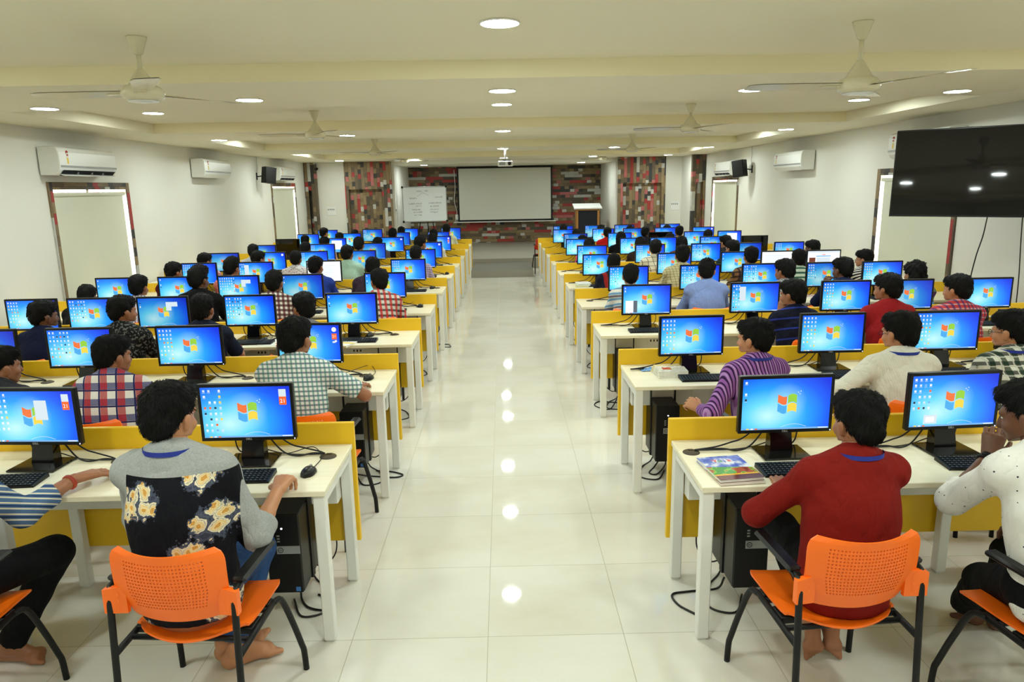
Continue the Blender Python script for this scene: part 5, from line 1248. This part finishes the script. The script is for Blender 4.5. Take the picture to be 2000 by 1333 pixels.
# (side, row, photo x of the head, photo y of the crown, pose, what they wear, shirt, skin)
FOLK = [
 (-1, 2, 593, 571, 'glass', 'grey shirt, hand near glasses', P_('s1', (120, 120, 124)), 0), (-1, 2, 396, 574, 'up', 'dark navy shirt', P_('s2', (28, 34, 52)), 0),
 (-1, 2, 240, 577, 'right', 'dark grey floral shirt', sh_blotch('s3', (26, 26, 28), (104, 106, 104), 55, .56), 0), (-1, 2, 86, 587, 'right', 'plain navy shirt', P_('s4', (22, 28, 58)), 1),
 (-1, 3, 740, 525, 'left', 'red, white and black plaid shirt', K_('s5', (206, 200, 192), (186, 36, 34), (32, 30, 36), 17, .45, 17, .4, .85), 0), (-1, 3, 536, 528, 'up', 'maroon and white checked shirt', K_('s6', (224, 216, 206), (84, 22, 30), (60, 20, 26), 20, .5, 20, .5, .85), 0),
 (-1, 3, 388, 521, 'tall', 'black shirt with tall hair', P_('s7', (16, 16, 17)), 1), (-1, 3, 271, 537, 'up', 'white shirt with purple stripes', sh_stripes('s8', (220, 218, 226), (96, 90, 150), 34, .25), 0), (-1, 3, 171, 559, 'low', 'black shirt, bowed head', P_('s9', (20, 20, 22)), 1),
 (-1, 4, 728, 503, 'low', 'dark plum shirt, mostly hidden', P_('s10', (58, 46, 60)), 0), (-1, 4, 617, 501, 'sleeves', 'blue tee shirt', P_('s11', (46, 72, 168)), 0), (-1, 4, 453, 504, 'tall', 'salmon pink shirt', P_('s12', (196, 112, 104)), 0), (-1, 4, 340, 512, 'right', 'maroon checked shirt', K_('s13', (120, 24, 40), (64, 14, 26), None, 26, .5, 26, .5), 0),
 (-1, 5, 812, 480, 'up', 'lavender checked shirt', K_('s14', (196, 180, 204), (128, 112, 156), (110, 96, 130), 30, .4, 30, .4, .6), 0), (-1, 5, 678, 479, 'sleeves', 'mint green shirt', P_('s15', (168, 206, 190)), 0), (-1, 5, 578, 492, 'up', 'white shirt with dark dots', sh_dots('s16', (224, 220, 226), (50, 44, 70), 42, .3), 0), (-1, 5, 505, 490, 'right', 'dark olive shirt', P_('s17', (60, 62, 54)), 0), (-1, 5, 401, 495, 'right', 'pink and white plaid shirt', K_('s18', (222, 190, 196), (186, 84, 96), (170, 70, 84), 15, .4, 15, .4, .7), 0),
 (-1, 6, 821, 461, 'right', 'slate blue shirt', P_('s19', (62, 80, 104)), 0), (-1, 6, 701, 463, 'up', 'cream shirt with red collar', K_('s20', (220, 206, 190), (190, 70, 50), None, 16, .3, 16, .3), 0), (-1, 6, 597, 473, 'up', 'dark grey shirt', P_('s21', (40, 40, 46)), 1), (-1, 6, 495, 478, 'up', 'light grey shirt', P_('s22', (182, 184, 194)), 0),
 (-1, 7, 845, 456, 'up', 'white shirt', P_('s23', (224, 222, 214)), 0), (-1, 7, 738, 464, 'sleeves_low', 'mauve grey long sleeves', P_('s24', (98, 86, 94)), 0), (-1, 7, 634, 463, 'sleeves_low', 'pale pink shirt', P_('s25', (214, 178, 170)), 0),
 (-1, 8, 847, 448, 'up', 'cream shirt', P_('s26', (226, 222, 200)), 0), (-1, 8, 767, 446, 'up', 'brick red shirt', P_('s27', (150, 56, 46)), 0), (-1, 8, 663, 455, 'low', 'brown shirt and cropped hair', P_('s28', (92, 78, 66)), 1), (-1, 8, 596, 460, 'low', 'black shirt and cap-like hair', P_('s29', (30, 30, 34)), 1),
 (-1, 9, 872, 438, 'up', 'pale green checked shirt', K_('s30', (220, 222, 192), (150, 160, 130), None, 26, .2, 26, .2), 0), (-1, 9, 784, 443, 'up', 'plain grey shirt', P_('s31', (140, 142, 150)), 0), (-1, 9, 693, 449, 'low', 'lime green shirt', P_('s32', (196, 208, 120)), 0), (-1, 9, 633, 445, 'right', 'pale beige shirt', P_('s33', (206, 198, 180)), 0),
 (1, 2, 1733, 534, 'left', 'deep red shirt', P_('s34', (150, 30, 36)), 0), (1, 2, 1869, 536, 'left', 'red and blue checked shirt', K_('s35', (196, 64, 66), (44, 46, 110), (214, 190, 196), 26, .4, 26, .25, .75), 0),
 (1, 3, 1231, 516, 'up', 'white shirt with blue grey stripes', sh_stripes('s36', (216, 214, 208), (104, 150, 184), 16, .4, 2, (110, 104, 112)), 0), (1, 3, 1380, 505, 'sleeves', 'light blue shirt', P_('s37', (134, 156, 214)), 0), (1, 3, 1532, 506, 'left', 'grey and white small checked shirt', K_('s38', (212, 212, 214), (62, 64, 76), None, 52, .45, 52, .45), 0), (1, 3, 1645, 503, 'chin', 'dark blue shirt, hand at face', P_('s39', (26, 34, 66)), 1), (1, 3, 1784, 518, 'curly', 'purple and green shirt with curly hair', sh_stripes('s40', (82, 46, 92), (116, 132, 100), 9, .4, 2, (90, 170, 220)), 0),
 (1, 4, 1198, 499, 'up', 'navy shirt with red panels', sh_stripes('s41', (24, 26, 44), (150, 36, 36), 7, .35, 0), 1), (1, 4, 1332, 479, 'up', 'beige checked shirt', K_('s42', (214, 206, 164), (126, 124, 92), None, 30, .15, 30, .15), 0), (1, 4, 1466, 482, 'up', 'brown plaid shirt', K_('s43', (150, 112, 78), (36, 34, 44), (54, 40, 34), 17, .4, 17, .4, .85), 0), (1, 4, 1559, 487, 'up', 'green and white striped shirt', sh_stripes('s44', (190, 204, 186), (52, 92, 74), 15, .4, 2), 0), (1, 4, 1687, 493, 'glass', 'black and white zebra shirt', sh_stripes('s45', (226, 224, 218), (20, 20, 22), 22, .5, 2, None, .9), 0),
 (1, 5, 1280, 468, 'sleeves', 'white shirt with black grid', K_('s46', (224, 218, 196), (44, 44, 46), None, 15, .1, 15, .1, .9), 0), (1, 5, 1430, 469, 'left', 'dark teal shirt', P_('s47', (30, 52, 56)), 0), (1, 5, 1586, 469, 'glass', 'dark shirt beside the right wall', P_('s48', (36, 34, 44)), 1),
 (1, 6, 1150, 468, 'long', 'pink and blue top with long hair', sh_stripes('s49', (226, 86, 126), (40, 48, 150), 5, .5, 0), 0), (1, 6, 1250, 467, 'long', 'dark brown top with long hair', P_('s50', (52, 38, 34)), 0), (1, 6, 1330, 465, 'long', 'brown top and parted long hair', P_('s51', (92, 56, 44)), 0), (1, 6, 1416, 464, 'left', 'charcoal shirt', P_('s52', (44, 44, 48)), 0),
 (1, 7, 1137, 461, 'low', 'maroon top', P_('s53', (96, 40, 60)), 0), (1, 7, 1212, 461, 'long', 'black top with long black hair', P_('s54', (18, 18, 20)), 0), (1, 7, 1308, 456, 'low', 'dark green top', P_('s55', (34, 54, 44)), 0), (1, 7, 1382, 452, 'up', 'dark blue checked shirt', K_('s56', (46, 56, 96), (26, 30, 60), None, 24, .4, 24, .4), 0),
 (1, 8, 1125, 448, 'low', 'olive top', P_('s57', (86, 84, 56)), 0), (1, 8, 1186, 449, 'up', 'bright red shirt', P_('s58', (206, 30, 30)), 0), (1, 8, 1260, 449, 'right', 'dark shirt and wavy hair', P_('s59', (40, 36, 36)), 1), (1, 8, 1326, 447, 'up', 'tan shirt', P_('s60', (150, 126, 98)), 0),
 (1, 9, 1100, 439, 'low', 'dark maroon shirt', P_('s61', (76, 30, 36)), 0), (1, 9, 1173, 440, 'low', 'black jacket', P_('s62', (20, 20, 24)), 0), (1, 9, 1230, 441, 'low', 'dark violet shirt', P_('s63', (60, 44, 84)), 0), (1, 9, 1302, 441, 'low', 'dark shirt, farthest right', P_('s64', (48, 46, 50)), 0)]
byrow = {}
for f in FOLK: byrow.setdefault((f[0], f[1]), []).append(f)
for (side, i), lst in byrow.items():
    for (sd, _, x, yt, pose, wear, shirt, dk) in lst:
        Y = ROWY[side][i]-.9; m, H, top = BODY[pose]; hx, zt = head_world(x, yt, Y); s = min(1.07, max(.9, zt/top)); rz = random.uniform(-.08, .08)
        c, sn = math.cos(rz), math.sin(rz); loc = (hx-s*(c*H[0]-sn*H[1]), Y-s*(sn*H[0]+c*H[1]), 0)
        add_person(f'person in {wear}, {ORD[i]} {sidename(side)} desk', m, loc, rz, s, shirt, None, (SKIN_D if dk else random.choice([SKIN, SKIN_L, SKIN])))
        if i < 6: chair((loc[0], loc[1]+.045), rz, f'orange chair under the {wear}, {ORD[i]} {sidename(side)} desk')
cpos = at_z(1052, 541, 0)
chair((.95, 16.95), 0, 'red chair standing alone just beyond the end of the farthest right desk', True)

# ------------------------------------------------------------------ things lying on the desks
def book(name, cat, label, px_, py_, wx_, dy_, th, rz, cover, pages=True):
    p = at_z(px_, py_, DT); r = empty(name, (p.x, p.y, DT), rz)
    b = MB(); b.box(-wx_/2+.002, wx_/2-.002, -dy_/2+.002, dy_/2-.002, .0008, th); b.build('pages', M['paper'], r)
    c = MB(); c.box(-wx_/2, wx_/2, -dy_/2, dy_/2, th, th+.0012); c.box(-wx_/2, wx_/2, -dy_/2, dy_/2, 0, .001); c.build('cover', cover, r)
    tag(r, label, cat); return r
t = NT('magazine_cover'); o = t.sep(t.obj()); cl = t.noise(t.obj(), 16, 4)
sky = t.ramp(cl, [(.35, lin((40, 66, 190))), (.5, lin((120, 140, 220))), (.6, lin((235, 238, 245)))])
lower = t.ramp(t.noise(t.obj(), 22, 3), [(.35, lin((60, 150, 50))), (.48, lin((130, 190, 70))), (.55, lin((180, 90, 60))), (.65, lin((140, 60, 44)))], 'CONSTANT')
fac = t.math('LESS_THAN', t.math('ADD', o[1], t.math('MULTIPLY', o[0], .15)), -.0)
c = t.mix(fac, sky, lower); c = t.mix(t.math('LESS_THAN', o[1], -.075), c, A((110, 50, 40))); c = t.mix(t.math('LESS_THAN', t.math('ABSOLUTE', t.math('ADD', o[1], .08)), .007), c, A((240, 180, 30)))
t.set(Base_Color=c, Roughness=.2); MAGC = t.m
r = book('magazine', 'magazine', 'glossy blue and green magazine on the nearest right desk corner', 1424, 921, .2, .262, .014, .13, MAGC)
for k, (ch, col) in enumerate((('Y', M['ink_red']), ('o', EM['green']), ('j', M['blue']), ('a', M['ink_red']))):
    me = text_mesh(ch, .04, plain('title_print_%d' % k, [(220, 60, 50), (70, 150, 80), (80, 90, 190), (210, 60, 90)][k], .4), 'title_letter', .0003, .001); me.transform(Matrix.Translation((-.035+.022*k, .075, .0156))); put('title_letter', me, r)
r = book('magazine', 'magazine', 'second magazine lying underneath the glossy blue one', 1428, 926, .2, .255, .0035, .1, plain('pale_cover', (206, 190, 176), .4))
bpy.data.objects[r.name].location.z = DT
for o in bpy.data.objects:
    if o.name.startswith('magazine') and o.get('label', '').startswith('glossy'): o.location.z = DT+.0052
t = NT('news_print'); o = t.sep(t.obj()); tx = stripe(t, o[1], 110, .4); gap = t.math('GREATER_THAN', t.noise(t.obj(), 40, 1), .47)
c = t.mix(t.math('MULTIPLY', tx, gap), A((232, 226, 208)), A((150, 146, 136))); pic = t.math('LESS_THAN', t.math('MAXIMUM', t.math('ABSOLUTE', t.math('ADD', o[0], .03)), t.math('ABSOLUTE', t.math('ADD', o[1], .02))), .03)
c = t.mix(pic, c, t.ramp(t.noise(t.obj(), 30, 2), [(.4, lin((190, 60, 40))), (.5, lin((230, 200, 90))), (.6, lin((40, 40, 44)))], 'CONSTANT'))
c = t.mix(t.math('LESS_THAN', t.math('ABSOLUTE', t.math('SUBTRACT', o[1], .075)), .012), c, A((226, 196, 80))); t.set(Base_Color=c, Roughness=.7); NEWS = t.m
for k in range(4):
    r = book('folded_newspaper', 'newspaper', ['bottom folded newspaper of the pile on the second right desk', 'second folded newspaper from below, second right desk', 'third folded newspaper from below, second right desk', 'top folded newspaper of the pile on the second right desk'][k], 1306+k, 731-k, .2, .21, .007, .1-.04*k, NEWS)
    r.location.z = DT+.0085*k; r['group'] = 'newspapers piled on the second right desk'
p = at_z(1272, 723, DT); b = MB(); P = []; rn = random.Random(9)
for i in range(9):
    P.append([(-.08+.02*i, -.035+.01*j, .002+.012*math.sin(i*.9+j*.7)**2*(1 if 0 < i < 8 and 0 < j < 7 else .15)+.006*rn.random()) for j in range(8)])
b.grid([list(reversed(q_)) for q_ in P]); o = b.build('plastic_bag', plain('blue_plastic', (120, 170, 226), .25), None, (p.x, p.y, DT), .2); tag(o, 'crumpled light blue plastic bag beside the newspapers', 'bag')
p = at_z(538, 669, DT); r = empty('paper_sheet', (p.x, p.y, DT), -.2); MB().box(-.1, .1, -.14, .14, 0, .002).build('paper', M['paper'], r); tag(r, 'white paper sheet on the third left desk beside the mouse', 'paper')
p = at_z(533, 664, DT); r = empty('pen', (p.x+.01, p.y, DT+.0072), -.5); MB().tube([(0, -.06, 0), (0, .05, 0), (0, .065, 0)], [.005, .005, .001], 8).build('barrel', M['black'], r); MB().tube([(0, .03, 0), (0, .05, 0)], .0056, 8).build('grip', M['grey'], r); tag(r, 'dark pen lying on the white paper sheet', 'pen')
for k, (col, lb) in enumerate((((214, 206, 120), 'yellow notebook at the bottom of a small pile, fifth right desk'), ((200, 214, 190), 'pale green notebook on the yellow one, fifth right desk'), ((236, 234, 226), 'white notebook on top of a small pile, fifth right desk'))):
    r = book('notebook', 'notebook', lb, 1137+k, 560-k, .17, .22, .011, .1*k-.1, plain('cover_%d' % k, col, .5)); r.location.z = DT+.0125*k; r['group'] = 'notebooks piled on the fifth right desk'
r = book('notebook', 'notebook', 'white and red notebook lying on the fourth right desk', 1590, 581, .2, .26, .012, .25, sh_stripes('red_band_cover', (232, 228, 220), (190, 40, 50), 7, .3, 1))
r = book('notebook', 'notebook', 'orange and white leaflet on the third left desk near the paper', 553, 672, .12, .17, .004, .3, sh_stripes('orange_cover', (234, 228, 216), (220, 110, 50), 9, .4, 1))
r = book('notebook', 'notebook', 'white notebook with yellow edge on the third left desk near the aisle keyboard', 672, 674, .15, .2, .012, -.3, sh_stripes('yellow_edge_cover', (236, 232, 220), (226, 196, 70), 6, .3, 1))
# loose cords on the floor by the aisle
def cord(label, pts, r_=.0055):
    b = MB(); b.tube(spline(pts), r_, 7); tag(b.build('power_cord', M['rubber']), label, 'cord', 'cords on the floor')
cord('black cord looping on the floor by the nearest right desk leg', [az(1415, 1128, .06), az(1400, 1150, .006), az(1345, 1156, .006), az(1313, 1162, .006), az(1325, 1182, .006), az(1358, 1200, .006)])
cord('black cord looping on the floor behind the nearest left desk leg', [az(588, 1145, .05), az(590, 1172, .006), az(605, 1188, .006), az(640, 1192, .006), az(652, 1175, .006), az(622, 1162, .006)])
cord('black cord lying on the floor past the second left desk leg', [az(690, 925, .05), az(718, 930, .006), az(770, 933, .006), az(787, 928, .006), az(765, 922, .006), az(735, 920, .006)])
cord('bunched black cord below the tower of the second right desk', [az(1290, 895, .08), az(1278, 912, .006), az(1268, 924, .006), az(1284, 926, .006), az(1300, 905, .02), az(1290, 892, .08)])
cord('black cord loop on the floor at the third right desk', [az(1205, 780, .05), az(1190, 800, .006), az(1162, 793, .006), az(1170, 785, .006), az(1205, 787, .006)])
cord('small black cord loop on the floor at the fourth left desk', [az(858, 672, .04), az(868, 678, .006), az(880, 678, .006), az(876, 673, .006), az(862, 673, .006)])
seen = {}
for o in bpy.data.objects:
    if o.parent is None and 'label' in o: seen.setdefault(o['label'], []).append(o.name)
for k, v in seen.items():
    if len(v) > 1 or not 4 <= len(k.split()) <= 16: print('LABEL?', len(k.split()), k, v)
# ------------------------------------------------------------------ picture settings
vs = SC.view_settings
SC.display_settings.display_device = 'sRGB'
vs.view_transform = 'Standard'; vs.look = 'None'; vs.gamma = 1; vs.use_curve_mapping = False; vs.exposure = 0.0
cy = SC.cycles
cy.use_denoising = True; cy.max_bounces = 7; cy.diffuse_bounces = 4; cy.glossy_bounces = 3; cy.transmission_bounces = 3; cy.transparent_max_bounces = 6; cy.sample_clamp_indirect = 6; cy.caustics_reflective = False; cy.caustics_refractive = False
